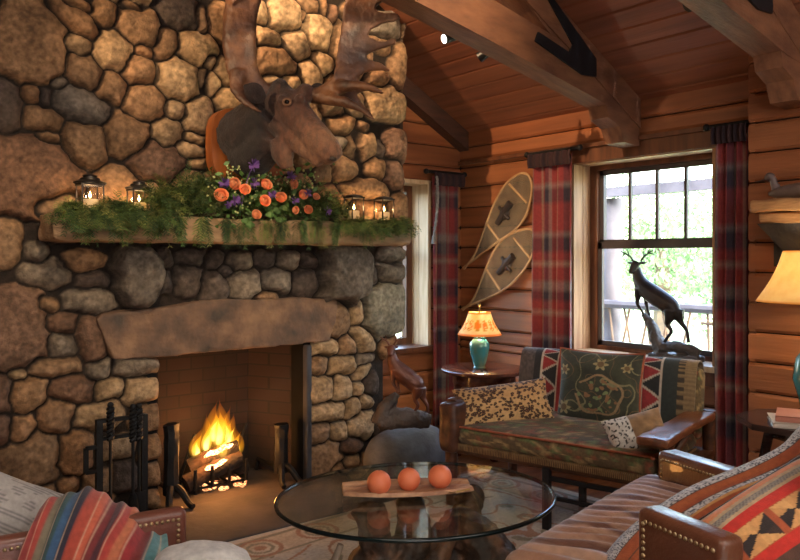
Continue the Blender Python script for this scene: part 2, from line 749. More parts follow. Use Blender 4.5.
mbbox(mb, (GX-.03, WIN_Y0+f, WIN_Z1-.035), (GX+.05, WIN_Y1-f, WIN_Z1))
mbbox(mb, (GX-.03, WIN_Y0+f, WIN_Z0), (GX+.05, WIN_Y1-f, WIN_Z0+.03))
mb.build('frame', M_frame, win, 0)
y0, y1 = WIN_Y0+f, WIN_Y1-f
zm = 1.51
sash = MB()
r = .034
mbbox(sash, (GX+.0, y0, WIN_Z1-.035-r), (GX+.035, y1, WIN_Z1-.035))
mbbox(sash, (GX+.0, y0, zm-.02), (GX+.035, y1, zm+.02))
mbbox(sash, (GX+.0, y0, zm), (GX+.035, y0+r, WIN_Z1-.035))
mbbox(sash, (GX+.0, y1-r, zm), (GX+.035, y1, WIN_Z1-.035))
for k in range(1, 4):
    yy = y0+r+(y1-y0-2*r)*k/4
    mbbox(sash, (GX+.008, yy-.01, zm+.02), (GX+.03, yy+.01, WIN_Z1-.035-r))
us = sash.build('upper_sash', M_sash, win, 0)
sash = MB()
mbbox(sash, (GX-.02, y0, zm-.045), (GX+.0, y1, zm+.005))
mbbox(sash, (GX-.02, y0, WIN_Z0+.03), (GX+.0, y1, WIN_Z0+.03+r))
mbbox(sash, (GX-.02, y0, WIN_Z0+.03), (GX+.0, y0+r, zm))
mbbox(sash, (GX-.02, y1-r, WIN_Z0+.03), (GX+.0, y1, zm))
ls = sash.build('lower_sash', M_sash, win, 0)
mb = MB()
mbbox(mb, (GX+.016, y0+r, zm+.02), (GX+.020, y1-r, WIN_Z1-.035-r))
mb.build('pane', M_pane, us, 0)
mb = MB()
mbbox(mb, (GX-.012, y0+r, WIN_Z0+.03+r), (GX-.008, y1-r, zm-.045))
mb.build('pane', M_pane, ls, 0)

# ---------------------------------------------------------------- left window, half hidden by the chimney
GY = BY+.21
win2 = struct(thing('window_2', ((LW_X0+LW_X1)/2, GY, LW_Z0), None, None))
mb = MB()
mbbox(mb, (LW_X1, BY-.012, LW_Z0), (LW_X1+.03, BY+.1, LW_Z1))
mbbox(mb, (LW_X1, BY+.106, LW_Z0), (LW_X1+.03, GY, LW_Z1))
mbbox(mb, (LW_X0-.03, BY-.012, LW_Z0), (LW_X0, GY, LW_Z1))
mb.build('jamb', M_jamb, win2, 0)
mb = MB()
mbbox(mb, (LW_X0-.03, BY-.012, LW_Z1), (LW_X1+.03, GY+.02, LW_Z1+.03))
mb.build('head', M_jamb, win2, 0)
mb = MB()
mbbox(mb, (LW_X0-.05, BY-.06, LW_Z0-.035), (LW_X1+.05, GY+.02, LW_Z0))
mb.build('sill', M_frame, win2, 0)
mb = MB()
for q in ((LW_X0, LW_X0+.06), (LW_X1-.06, LW_X1)):
    mbbox(mb, (q[0], GY-.02, LW_Z0), (q[1], GY+.04, LW_Z1))
for q in ((LW_Z0, LW_Z0+.05), (LW_Z1-.05, LW_Z1), (1.42, 1.46)):
    mbbox(mb, (LW_X0+.06, GY-.02, q[0]), (LW_X1-.06, GY+.04, q[1]))
mb.build('frame', M_frame, win2, 0)
mb = MB()
mbbox(mb, (LW_X0+.06, GY+.01, LW_Z0+.05), (LW_X1-.06, GY+.014, LW_Z1-.05))
mb.build('pane', M_pane, win2, 0)

# ---------------------------------------------------------------- outside: porch, yard, trees
M_out = mat('porch_deck', C(190, 180, 168), C(168, 158, 146), 3, .8)
M_twig = mat('peeled_twig', C(112, 92, 74), C(88, 70, 56), 8, .7)
M_rail = mat('porch_rail', C(92, 90, 96), C(74, 72, 78), 5, .7)
M_leaf = mat('tree_leaf', C(96, 124, 84), C(128, 152, 110), 2, .7, transl=.3)
M_bark = mat('tree_bark', C(100, 84, 70), C(78, 66, 56), 6, .9, .4)
M_grass = mat('lawn', C(150, 172, 118), C(176, 190, 140), 2, .9)
mb = MB()
mbbox(mb, (WX+.3, -4, -.3), (6.3, 9, -.16))
struct(mb.build('porch_floor', M_out, smooth=0))
mb = MB()
mbbox(mb, (6.3, -25, -1.0), (45, 40, -.9))
struct(mb.build('ground', M_grass, smooth=0))
RX = 5.95
mb = MB()
mbbox(mb, (RX-.05, -3, 1.97), (RX+.05, 8, 2.06))
struct(mb.build('porch_header', M_rail, smooth=0))
rail = thing('porch_railing', (RX, 3.6, -.16), 'rustic twig railing of the porch outside the window behind the stag', 'railing')
mb = MB()
mb.tube([(RX, 0, .97), (RX, 7.5, .97)], .04, 8)
mb.build('top_rail', M_rail, rail)
mb = MB()
mb.tube([(RX, 0, .05), (RX, 7.5, .05)], .035, 8)
mb.build('bottom_rail', M_rail, rail)
rnd = random.Random(4)
for k in range(7):
    ya = .6+k*.95
    mb = MB()
    if k % 2 == 0:
        for j in range(6):
            yy = ya+.08+j*.15
            mb.tube([(RX, yy, .05), (RX+.02, yy+rnd.uniform(-.05, .05), .5), (RX, yy+rnd.uniform(-.04, .04), .97)], .011, 6, n=8)
        mb.tube([(RX, ya, .85), (RX, ya+.9, .85)], .013, 6)
    else:
        for j in range(4):
            yy = ya+.05+j*.2
            mb.tube([(RX, yy, .05), (RX+.02, yy+.16, .42), (RX, yy+.22+rnd.uniform(0, .1), .97)], .012, 6, n=8)
            mb.tube([(RX-.02, yy+.26, .05), (RX-.01, yy+.1, .5), (RX-.02, yy-.02, .97)], .011, 6, n=8)
    mb.build('twig_panel', M_twig, rail)
yy = 4.36
o = MB().tube([(RX+.12, yy, -.16), (RX+.12, yy+.02, 1.0), (RX+.12, yy, 1.97)], [.10, .09, .10], 12, n=10).displace(.012, 5).build('porch_post', M_rail)
tag(o, 'grey log porch post outside at the left edge of the window', 'post')


def leafball(mb, c, r, n, rnd, s=.09, sz=1):
    for _ in range(n):
        while True:
            p = Vector((rnd.uniform(-1, 1), rnd.uniform(-1, 1), rnd.uniform(-1, 1)))
            if .25 < p.length < 1:
                break
        p = Vector((p.x*r, p.y*r, p.z*r*sz))+Vector(c)
        q = Vector((rnd.gauss(0, 1), rnd.gauss(0, 1), rnd.gauss(0, 1))).normalized()
        a = q.orthogonal().normalized()
        b = q.cross(a)
        f = rnd.uniform(.6, 1.4)*s
        mb.add([p-a*f, p-b*f*.5, p+a*f, p+b*f*.5], [(0, 1, 2, 3)])


def tree(x, y, h, r, n, label, seed):
    rnd = random.Random(seed)
    t = thing('leafy_tree', (x, y, -.9), label, 'tree', group=None)
    mb = MB()
    mb.tube([(x, y, -.9), (x+.1, y, h*.4), (x, y+.1, h*.8)], [r*.12, r*.09, r*.04], 8, n=8)
    mb.build('trunk', M_bark, t)
    mb = MB()
    for k in range(7):
        a = k*2.4
        leafball(mb, (x+math.cos(a)*r*.5, y+math.sin(a)*r*.5, h*(.45+.08*k)), r*.6, n//7, rnd, r*.042)
    mb.build('crown', M_leaf, t)


tree(11.5, 5.4, 1.5, 1.3, 4200, 'pale green tree in the yard, middle of the window view behind the stag', 1)
tree(13.5, 8.6, 2.3, 1.7, 3600, 'leafy tree in the yard seen at the left side of the window', 2)
tree(10.0, 1.9, 1.8, 1.0, 3600, 'bushy green tree in the yard close to the right curtain', 3)
tree(19.0, 10.0, 2.6, 2.2, 3600, 'distant tree in the yard seen above the stag statue', 4)

# ================================================================== FIREPLACE
OX0, OX1, OZ = 1.535, 2.455, .885       # fire opening
CH_X0, CH_X1, CH_Z = -.75, 3.285, 3.62

# stones read off the wall: centre column, row, width, height (pixels), turn (degrees), colour key
ST = """
28 36 76 84 0 b|75 17 62 24 30 o|82 43 27 21 15 t|108 11 26 28 0 b|78 1 34 12 10 b|135 2 30 11 0 b|142 25 46 38 0 b|116 49 40 42 0 t
169 43 22 38 15 b|147 50 18 13 0 o|184 12 42 36 0 d|205 20 14 34 0 b|200 48 40 38 0 t|87 70 38 38 0 b|142 70 40 29 0 o|181 78 44 46 0 t
207 79 16 26 0 t|113 88 34 38 20 b|147 102 42 40 0 b|86 104 62 36 15 g|179 109 21 22 0 t|201 114 30 38 0 t|128 132 46 46 0 b|169 132 36 28 0 t
8 104 36 50 0 d|34 93 22 22 0 o|48 97 16 24 0 d|62 82 20 14 -25 g|45 118 46 27 10 b|52 137 28 14 10 b|87 145 46 48 0 b|32 177 104 78 0 r
197 138 28 13 0 t|160 163 54 42 10 r|192 149 30 17 0 t|203 162 24 11 0 t|118 192 46 52 0 o|160 198 40 34 0 b|190 188 34 36 0 b|60 205 50 30 0 b
8 243 36 50 0 b|37 252 30 22 0 g|47 273 50 30 0 g|87 260 46 20 0 b|95 281 38 18 0 d|136 275 46 60 0 p|167 259 16 22 0 d|168 283 18 24 0 d
191 280 34 34 0 d|197 258 38 20 0 d|20 328 68 80 0 q|51 304 27 17 0 b|92 302 58 25 0 g|62 323 40 23 0 r|64 346 32 25 0 g|93 341 28 46 -14 r
58 368 56 21 0 b|100 370 28 22 0 g|138 368 50 23 0 g|20 375 20 15 0 t|76 389 46 31 10 r|113 389 30 23 -10 t|143 392 36 29 0 t|2 397 26 46 0 r
31 394 38 35 0 b|58 418 36 34 0 o|102 418 49 28 -5 t|150 420 36 29 0 b|154 448 30 25 0 b|120 449 42 24 0 t|78 455 36 46 0 o|156 476 24 30 0 b
98 484 30 26 0 b|127 478 28 34 0 d|156 500 26 24 0 b|72 487 30 18 0 o|29 463 68 54 0 b|3 432 22 36 0 r|22 432 28 29 0 o|40 500 50 24 0 b
100 512 40 24 0 b|140 520 40 22 0 g|60 520 36 24 0 b|215 286 30 32 0 d|247 284 30 32 0 g|281 280 30 28 0 g|270 296 26 10 0 b|309 282 28 28 0 d
342 274 46 64 0 p|373 278 16 24 0 d|394 272 28 24 0 g|388 312 46 58 0 h|359 312 15 30 0 t|337 318 26 40 0 b|366 340 28 25 25 t|327 348 32 19 0 t
351 346 20 20 0 b|321 366 22 19 0 b|343 366 30 19 0 t|368 359 20 13 -10 g|366 374 22 15 -15 t|322 390 26 27 0 t|345 389 20 25 0 t|359 389 11 15 0 t
331 413 40 20 -5 t|355 409 18 22 0 t|374 384 16 26 0 d|369 402 16 22 0 t|396 347 26 26 0 b|406 362 16 40 0 b|402 396 22 26 0 b|321 434 22 24 0 b
342 433 20 24 0 t|365 425 27 32 0 t|329 463 40 42 -10 b|353 447 28 16 -12 r|355 463 24 16 0 b|390 425 26 28 0 d|395 455 34 30 0 d|330 490 30 20 0 b
262 13 18 28 0 t|288 16 32 36 0 t|270 37 34 22 10 t|299 43 31 33 0 t|321 32 31 37 0 t|276 59 43 33 0 b|314 75 22 32 0 t|325 62 20 27 0 t
305 13 10 16 0 b|314 4 26 14 0 b|327 6 10 18 0 b|335 14 12 20 0 r|276 79 22 15 0 t|294 82 26 15 0 t|254 37 12 32 0 t|213 82 26 24 0 t
232 99 27 26 0 t|213 60 16 20 0 t|228 70 22 30 0 t|225 20 30 40 0 b|240 50 24 34 0 b|345 40 24 40 0 b|360 12 30 26 0 b|360 60 30 40 0 b
386 24 34 27 0 g|378 78 30 19 0 o|400 66 18 52 0 b|382 44 30 18 0 b|388 102 42 38 0 t|334 107 28 19 0 b|358 102 24 25 10 t|346 125 27 23 0 b
344 142 16 20 0 g|357 145 28 34 0 b|362 145 30 34 0 b|400 150 26 42 0 r|365 127 16 12 0 b|380 168 26 19 0 b|398 172 22 50 0 r|383 150 10 20 0 d
370 190 62 22 0 b|402 208 20 42 0 b|372 210 30 28 0 o|344 166 30 34 0 b|328 172 20 24 0 b|310 150 34 34 0 b|250 130 40 40 0 b|230 145 34 44 0 b
280 160 34 34 0 b|250 180 40 34 0 b|295 190 40 34 0 b|220 190 30 36 0 b|335 200 28 34 0 b|280 115 34 40 0 b|310 110 26 34 0 b|340 85 20 22 0 b
395 256 28 18 0 g|216 260 28 18 0 d|243 262 28 20 0 g|268 258 22 18 0 d|290 262 24 20 0 g|312 262 20 18 0 d|230 270 20 14 0 d|60 237 34 16 0 d
"""
PALS = {'b': C(150, 116, 84), 't': C(178, 146, 108), 'o': C(162, 122, 86), 'd': C(96, 82, 72), 'g': C(128, 114, 98),
        'r': C(120, 90, 70), 'p': C(112, 100, 88), 'q': C(138, 106, 84), 'h': C(124, 116, 98)}
stones = []
for tok in ST.replace('\n', '|').split('|'):
    tok = tok.strip()
    if not tok:
        continue
    a = tok.split()
    px, py, pw, ph, ang = map(float, a[:5])
    c0 = onY(px, py, FY)
    cl, cr_ = onY(px-pw/2, py, FY), onY(px+pw/2, py, FY)
    ct, cb = onY(px, py-ph/2, FY), onY(px, py+ph/2, FY)
    stones.append((c0.x, c0.z, cr_.x-cl.x, ct.z-cb.z, math.radians(-ang), a[5]))
rnd = random.Random(5)
# fill the parts of the chimney that lie outside the picture
for zi in range(16):
    for xi in range(9):
        x = CH_X0+.08+xi*.2+rnd.uniform(-.05, .05)+(.1 if zi % 2 else 0)
        z = .1+zi*.225+rnd.uniform(-.04, .04)
        if x < .60 and all(abs(x-s[0]) > (s[2]+.1)/2 or abs(z-s[1]) > (s[3]+.1)/2 for s in stones):
            stones.append((x, z, .26, .25, 0, rnd.choice('bbtrg')))
for zi in range(6):
    for xi in range(16):
        x = .2+xi*.21+rnd.uniform(-.04, .04)+(.1 if zi % 2 else 0)
        z = 2.62+zi*.2+rnd.uniform(-.04, .04)
        if all(abs(x-s[0]) > (s[2]+.1)/2 or abs(z-s[1]) > (s[3]+.1)/2 for s in stones):
            stones.append((x, z, .23, .21, 0, rnd.choice('bbtr')))
for k in range(14):
    stones.append((.85+k*.05 if k < 12 else 2.7+(k-12)*.25, .03, .2, .16, 0, 'b'))

STEP = .0068
nx = int((CH_X1-CH_X0)/STEP)+1
nzz = int(CH_Z/STEP)+1
gx = np.linspace(CH_X0, CH_X1, nx)
gz = np.linspace(0, CH_Z, nzz)
XX, ZZ = np.meshgrid(gx, gz, indexing='ij')


def vnoise(x, y, seed):
    """value noise on arrays"""
    r = np.random.RandomState(seed)
    tab = r.rand(64, 64)
    xi, yi = np.floor(x).astype(int), np.floor(y).astype(int)
    u, v = x-xi, y-yi
    u, v = u*u*(3-2*u), v*v*(3-2*v)
    g = lambda a, b: tab[a % 64, b % 64]
    return (g(xi, yi)*(1-u)+g(xi+1, yi)*u)*(1-v)+(g(xi, yi+1)*(1-u)+g(xi+1, yi+1)*u)*v


wx = XX+(vnoise(XX*14, ZZ*14, 1)-.5)*.024+(vnoise(XX*40, ZZ*40, 3)-.5)*.009
wz = ZZ+(vnoise(XX*14, ZZ*14, 2)-.5)*.024+(vnoise(XX*40, ZZ*40, 4)-.5)*.009
d1 = np.full(XX.shape, 9.)
d2 = np.full(XX.shape, 9.)
sz1 = np.full(XX.shape, .2)
idx = np.zeros(XX.shape, int)
for i, (sx, sz, sw, sh, sa, k) in enumerate(stones):
    ca, sa_ = math.cos(sa), math.sin(sa)
    dx, dz = wx-sx, wz-sz
    u = (dx*ca+dz*sa_)/(sw/2)
    v = (-dx*sa_+dz*ca)/(sh/2)
    pw_ = 2.6
    d = (np.abs(u)**pw_+np.abs(v)**pw_)**(1/pw_)
    closer = d < d1
    d2 = np.where(closer, d1, np.minimum(d2, d))
    d1 = np.where(closer, d, d1)
    idx = np.where(closer, i, idx)
    sz1 = np.where(closer, min(sw, sh)/2, sz1)
gap = (d2-d1)*.5*sz1                       # rough distance to the joint
gap = np.minimum(gap, (1.16-d1)*sz1)
gap -= .003
face = 1-np.exp(-np.maximum(gap, 0)/.012)
rs = np.random.RandomState(3)
off = rs.uniform(-.012, .02, len(stones))
pj = np.array([.10 if s[5] == 'p' else 0 for s in stones])
tilt = rs.uniform(-.06, .06, (len(stones), 2))
cxs = np.array([s[0] for s in stones])
czs = np.array([s[1] for s in stones])
hgt = face*(.052+off[idx]+pj[idx]+tilt[idx, 0]*(XX-cxs[idx])+tilt[idx, 1]*(ZZ-czs[idx])) + face*np.maximum(0, 1-d1**2)*.018
hgt += face*((vnoise(XX*55, ZZ*55, 8)-.5)*.006+(vnoise(XX*22, ZZ*22, 9)-.5)*.012)
YY = FY+.05-hgt
# ragged right edge of the chimney: the last stones turn the corner
edge = np.clip((XX-(CH_X1-.05))/.05, 0, 1)
YY += edge**2*.06
base = np.array([PALS[s[5]][:3] for s in stones])
var = rs.uniform(.8, 1.15, (len(stones), 1))
hue = rs.uniform(-.05, .05, (len(stones), 1))
cst = base*var*np.concatenate([1+hue, 1+hue*.2, 1-hue], 1)
col = cst[idx]
mort = np.array(C(44, 34, 27)[:3])
k = np.clip(gap/.006, 0, 1)[..., None]
patch = (.72+.5*vnoise(XX*10, ZZ*10, 12))[..., None]*(.78+.44*vnoise(XX*75, ZZ*75, 13))[..., None]*(.86+.28*vnoise(XX*30, ZZ*30, 14))[..., None]
col = col*k*patch+mort*(1-k)
# boulders' outline below the mantel at the right: the chimney steps in towards the floor
solid = ~((XX > OX0) & (XX < OX1) & (ZZ < OZ))
solid &= ~((XX > 3.10+.22*np.clip((ZZ-.75)/.25, 0, 1)) & (ZZ < 1.0))
LX0, LX1, LZ0, LZ1 = 1.315, 2.62, .865, 1.105     # bed of the lintel stone
solid &= ~((XX > LX0+.06) & (XX < LX1-.05) & (ZZ > LZ0+.03) & (ZZ < LZ1-.035))
vid = np.arange(nx*nzz).reshape(nx, nzz)
q = solid[:-1, :-1] & solid[1:, :-1] & solid[:-1, 1:] & solid[1:, 1:]
fa = np.stack([vid[:-1, :-1][q], vid[1:, :-1][q], vid[1:, 1:][q], vid[:-1, 1:][q]], 1)
used = np.unique(fa)
remap_ = np.full(nx*nzz, -1)
remap_[used] = np.arange(len(used))
fa = remap_[fa]
fpl = thing('stone_fireplace', (2.0, FY, 0), 'massive fieldstone fireplace and chimney wall of rounded tan boulders with an arched hearth opening', 'fireplace')
fpl['label'] = 'massive fieldstone fireplace and chimney of rounded tan boulders around the lit fire'
pts = np.stack([XX.ravel()[used]-2.0, YY.ravel()[used]-FY, ZZ.ravel()[used]], 1)
me = bpy.data.meshes.new('chimney_breast')
me.vertices.add(len(pts))
me.vertices.foreach_set('co', pts.astype(np.float32).ravel())
me.loops.add(len(fa)*4)
me.loops.foreach_set('vertex_index', fa.astype(np.int32).ravel())
me.polygons.add(len(fa))
me.polygons.foreach_set('loop_start', np.arange(0, len(fa)*4, 4, dtype=np.int32))
me.polygons.foreach_set('loop_total', np.full(len(fa), 4, dtype=np.int32))
me.polygons.foreach_set('use_smooth', [True]*len(fa))
me.update(calc_edges=True)
ca = me.color_attributes.new('Col', 'FLOAT_COLOR', 'POINT')
cc = np.ones((len(used), 4), np.float32)
cc[:, :3] = col.reshape(-1, 3)[used]
ca.data.foreach_set('color', cc.ravel())
M_stone = mat('field_stone', G(.62), G(1.2), 34, .8, .7, 120, attr=True, detail=6, spec=.3)
me.materials.append(M_stone)
ch = bpy.data.objects.new('chimney_breast', me)
COL.objects.link(ch)
ch.parent = fpl

# core of the chimney (solid body behind the facing, so it has real depth), left open around the fire box
M_core = mat('rubble_core', C(96, 76, 58), C(70, 56, 44), 5, .9, .5)
mb = MB()
mbbox(mb, (CH_X0, FY+.055, 0), (OX0-.06, BY-.005, CH_Z))
mbbox(mb, (OX1+.06, FY+.055, 0), (3.10, BY-.005, 1.0))
mbbox(mb, (OX1+.06, FY+.055, 1.0), (CH_X1-.01, BY-.005, CH_Z))
mbbox(mb, (OX0-.06, FY+.055, OZ+.1), (OX1+.06, BY-.005, CH_Z))
mbbox(mb, (CH_X0, FY, CH_Z), (CH_X1-.01, BY-.005, 4.75))
mb.build('chimney_core', M_core, fpl, 0)
# big lintel stone
mb = MB()
lp = [(98, 319), (104, 314), (150, 309), (210, 300), (300, 298), (338, 300), (336, 322), (330, 341), (240, 350), (160, 357), (114, 359), (107, 345)]
front = [onY(x, y, FY-.035) for x, y in lp]
bm = bmesh.new()
vs = [bm.verts.new(p) for p in front]
f0 = bm.faces.new(vs)
e = bmesh.ops.extrude_face_region(bm, geom=[f0])
for v in [g for g in e['geom'] if isinstance(g, bmesh.types.BMVert)]:
    v.co.y += .12
bmesh.ops.bevel(bm, geom=[ed for ed in bm.edges], offset=.014, segments=3, affect='EDGES', profile=.6)
bmesh.ops.triangulate(bm, faces=bm.faces[:])
for _ in range(4):
    big = [ed for ed in bm.edges if ed.calc_length() > .035]
    bmesh.ops.subdivide_edges(bm, edges=big, cuts=1)
    bmesh.ops.triangulate(bm, faces=bm.faces[:])
bmesh.ops.recalc_face_normals(bm, faces=bm.faces[:])
bm.verts.index_update()
mb.add([v.co+noise.noise_vector(v.co*9)*.010+noise.noise_vector(v.co*28)*.004 for v in bm.verts], [tuple(v.index for v in f.verts) for f in bm.faces])
bm.free()
M_lint = mat('lintel_stone', C(146, 112, 84), C(74, 62, 54), 7, .85, 1.0, 36, c3=C(112, 86, 68), lo=.3, hi=.7)
tag(mb.build('lintel', M_lint, fpl, 60), 'long brown slab of stone over the fire opening')

# fire box of sooted brick
M_brick = bpy.data.materials.new('fire_brick')
M_brick.use_nodes = True
nt = M_brick.node_tree
p = nt.nodes['Principled BSDF']
tc = nt.nodes.new('ShaderNodeTexCoord')
mp = nt.nodes.new('ShaderNodeMapping')
mp.inputs['Rotation'].default_value = (PI/2, 0, 0)
bt = nt.nodes.new('ShaderNodeTexBrick')
bt.inputs['Scale'].default_value = 3.2
bt.inputs['Color1'].default_value = C(48, 31, 24)
bt.inputs['Color2'].default_value = C(36, 25, 21)
bt.inputs['Mortar'].default_value = C(27, 21, 18)
bt.inputs['Mortar Size'].default_value = .014
nt.links.new(tc.outputs['Object'], mp.inputs[0])
nt.links.new(mp.outputs[0], bt.inputs[0])
nt.links.new(bt.outputs[0], p.inputs['Base Color'])
p.inputs['Roughness'].default_value = .9
FB = 4.52
mb = MB()
bx0, bx1 = OX0+.16, OX1-.14
mb.poly([(bx0, FB, 0), (bx1, FB, 0), (bx1, FB, 1.0), (bx0, FB, 1.0)], (0, .04, 0))
mb.poly([(OX1+.03, 4.20, 0), (OX1+.03, 4.20, 1.0), (bx1, FB, 1.0), (bx1, FB, 0)], (.04, 0, 0))
mb.poly([(OX0-.03, 4.20, 0), (OX0-.03, 4.20, 1.0), (bx0, FB, 1.0), (bx0, FB, 0)], (-.04, 0, 0))
mb.build('fire_brick_lining', M_brick, fpl, 0)
M_soot = mat('sooty_steel', C(20, 19, 19), C(13, 12, 12), 6, .8, spec=.2)
mb = MB()
mbbox(mb, (OX1+.0, FY+.03, 0), (OX1+.055, 4.20, .98))
mbbox(mb, (OX0-.055, FY+.03, 0), (OX0-.0, 4.20, .98))
mbbox(mb, (OX0-.06, FY+.01, OZ+.07), (OX1+.06, FB, OZ+.11))
tag(mb.build('firebox_surround', M_soot, fpl, 0), 'sooty black steel lining at the fire opening')
M_jst = mat('grey_edge_stone', C(66, 66, 70), C(48, 48, 52), 8, .8, .3)
mb = MB()
mb.rbox((OX1+.022, FY+.02, .43), (.04, .07, .86), .012, 2)
tag(mb.build('jamb', M_jst, fpl), 'bluish grey stone edge at the right of the fire opening')
# hearth slabs flush with the floor
M_hearth = mat('hearth_slab', C(82, 70, 63), C(60, 52, 47), 4, .85, .4, 22)
mb = MB()
mbbox(mb, (bx0-.16, 3.99, 0), (bx1+.16, FB+.02, .02))
mb.rbox((1.95, 3.72, .006), (2.3, .62, .03), .01, 2)
mb.build('hearth_slab', M_hearth, fpl, 30)
# round boulder at the right foot of the chimney
mb = MB()
mb.ball((3.12, 3.82, .10), 1, 40, 26, sx=.335, sy=.205, sz=.215)
mb.v = [(x, y, max(z, 0)) for x, y, z in mb.v]
mb.displace(.02, 5).displace(.006, 18)
mb.v = [(x, y, max(z, 0.001)) for x, y, z in mb.v]
M_bould = mat('blue_grey_boulder', C(112, 112, 112), C(86, 84, 80), 7, .85, .5, 50)
tag(mb.build('hearth_boulder', M_bould, fpl, 60), 'smooth blue grey boulder at the right foot of the chimney')

# ------------------------------------------------------------------ mantel
MZ0, MZ1 = 1.480, 1.612
MX0, MX1 = .915, 3.06
MYF = 3.73
M_mant = mat('hewn_mantel', C(170, 136, 100), C(120, 92, 66), 6, .75, .8, 30, stretch=(1, 3, 3), lo=.3, hi=.7)
mb = MB()
mb.rbox(((MX0+MX1)/2, (MYF+4.0)/2, (MZ0+MZ1)/2), (MX1-MX0, 4.0-MYF, MZ1-MZ0), .015, 2, div=34)
mb.v = [tuple(Vector(v)+noise.noise_vector(Vector(v)*11)*.012+noise.noise_vector(Vector(v)*30)*.006) for v in mb.v]
mant = tag(mb.build('mantel_shelf', M_mant, None, 50), 'thick rough-hewn mantel slab across the stone chimney under the garland', 'mantel')

# ================================================================== FIRE, IRONS, TOOLS
def colorize(o, fn):
    M = wmat(o)
    me = o.data
    n = len(me.vertices)
    co = np.empty(n*3, np.float32)
    me.vertices.foreach_get('co', co)
    co = co.reshape(-1, 3)
    out = np.ones((n, 4), np.float32)
    for i in range(n):
        out[i, :3] = fn(M @ Vector(co[i]))[:3]
    ca = me.color_attributes.get('Col') or me.color_attributes.new('Col', 'FLOAT_COLOR', 'POINT')
    ca.data.foreach_set('color', out.ravel())


M_iron = mat('wrought_iron', C(26, 25, 25), C(17, 16, 17), 8, .55, .3, 40, spec=.3)
M_log = mat('charred_log', C(70, 48, 34), C(26, 20, 18), 8, .9, .8, 40, lo=.35, hi=.6)
M_ember = bpy.data.materials.new('glowing_ember')
M_ember.use_nodes = True
nt = M_ember.node_tree
N, L = nt.nodes, nt.links
p = N['Principled BSDF']
p.inputs['Base Color'].default_value = C(40, 24, 18)
nzn = N.new('ShaderNodeTexNoise')
nzn.inputs['Scale'].default_value = 16
crp = N.new('ShaderNodeValToRGB')
crp.color_ramp.elements[0].position = .40
crp.color_ramp.elements[0].color = (1, .10, .01, 1)
crp.color_ramp.elements[1].position = .6
crp.color_ramp.elements[1].color = (1, .55, .22, 1)
L.new(nzn.outputs[0], crp.inputs[0])
L.new(crp.outputs[0], p.inputs['Emission Color'])
mr = N.new('ShaderNodeMapRange')
mr.inputs[1].default_value = .38
mr.inputs[2].default_value = .62
mr.inputs[3].default_value = .3
mr.inputs[4].default_value = 12
L.new(nzn.outputs[0], mr.inputs[0])
L.new(mr.outputs[0], p.inputs['Emission Strength'])

M_flame = bpy.data.materials.new('flame')
M_flame.use_nodes = True
nt = M_flame.node_tree
N, L = nt.nodes, nt.links
N.remove(N['Principled BSDF'])
at_ = N.new('ShaderNodeAttribute')
at_.attribute_name = 'Col'
em = N.new('ShaderNodeEmission')
em.inputs[1].default_value = 2.4
L.new(at_.outputs[0], em.inputs[0])
tr = N.new('ShaderNodeBsdfTransparent')
ms = N.new('ShaderNodeMixShader')
lw_ = N.new('ShaderNodeLayerWeight')
lw_.inputs[0].default_value = .35
iv = N.new('ShaderNodeMath')
iv.operation = 'SUBTRACT'
iv.inputs[0].default_value = 1
L.new(lw_.outputs['Facing'], iv.inputs[1])
pw2 = N.new('ShaderNodeMath')
pw2.operation = 'POWER'
pw2.inputs[1].default_value = 1.6
L.new(iv.outputs[0], pw2.inputs[0])
ml = N.new('ShaderNodeMath')
ml.operation = 'MULTIPLY'
L.new(at_.outputs['Alpha'], ml.inputs[0])
L.new(pw2.outputs[0], ml.inputs[1])
L.new(ml.outputs[0], ms.inputs[0])
L.new(tr.outputs[0], ms.inputs[1])
L.new(em.outputs[0], ms.inputs[2])
L.new(ms.outputs[0], N['Material Output'].inputs[0])

fire = thing('log_fire', onY(216, 490, 4.26), 'burning fire with orange flames on the logs in the fireplace', 'fire')
mb = MB()
rnd = random.Random(2)
FL = [(222, 440, 4.27, 54, .075), (210, 446, 4.30, 44, .06), (233, 442, 4.30, 40, .055), (200, 452, 4.28, 34, .05), (226, 452, 4.20, 40, .06),
      (216, 470, 4.19, 24, .04), (206, 474, 4.19, 18, .03), (240, 450, 4.33, 34, .05), (217, 436, 4.33, 46, .06), (229, 436, 4.34, 40, .05)]
for (px, py, Y, hpx, r) in FL:
    b = onY(px, py, Y)
    b.z -= .045
    b.y += .05
    h = hpx*.0056
    n = 16
    for layer, (rs_, al, tc_) in enumerate(((1.0, .22, 0), (.62, .38, .45), (.34, .75, 1.0))):
        pts, rad, cols = [], [], []
        ph = rnd.uniform(0, 6)
        hh = h*(1-.22*layer)
        for i in range(n):
            s = i/(n-1)
            pts.append(b+Vector((math.sin(s*5+ph)*.022*s+.02*s*s, math.cos(s*4+ph)*.015*s, s*hh)))
            rad.append(max(.001, r*rs_*(math.sin(PI*min(1, s*.92+.18))**.9)*(1-s)**.35))
            heat = max(0, (1-s))*.6+tc_*.5
            c = (1, .20+.55*min(1, heat)**1.3, .015+.42*max(0, heat-.45)**1.2)
            fade = (1-s)**.9*min(1, s*3.2)
            cols += [(c[0]*(1+tc_*1.5), c[1]*(1+tc_*1.5), c[2]*(1+tc_), al*fade)]*10
        mb.tube(pts, rad, 10, cap=False, col=cols)
fo = mb.build('flames', M_flame, fire)
light('fire_light', 'POINT', onY(219, 444, 4.16), 18, (1, .40, .10), .10)

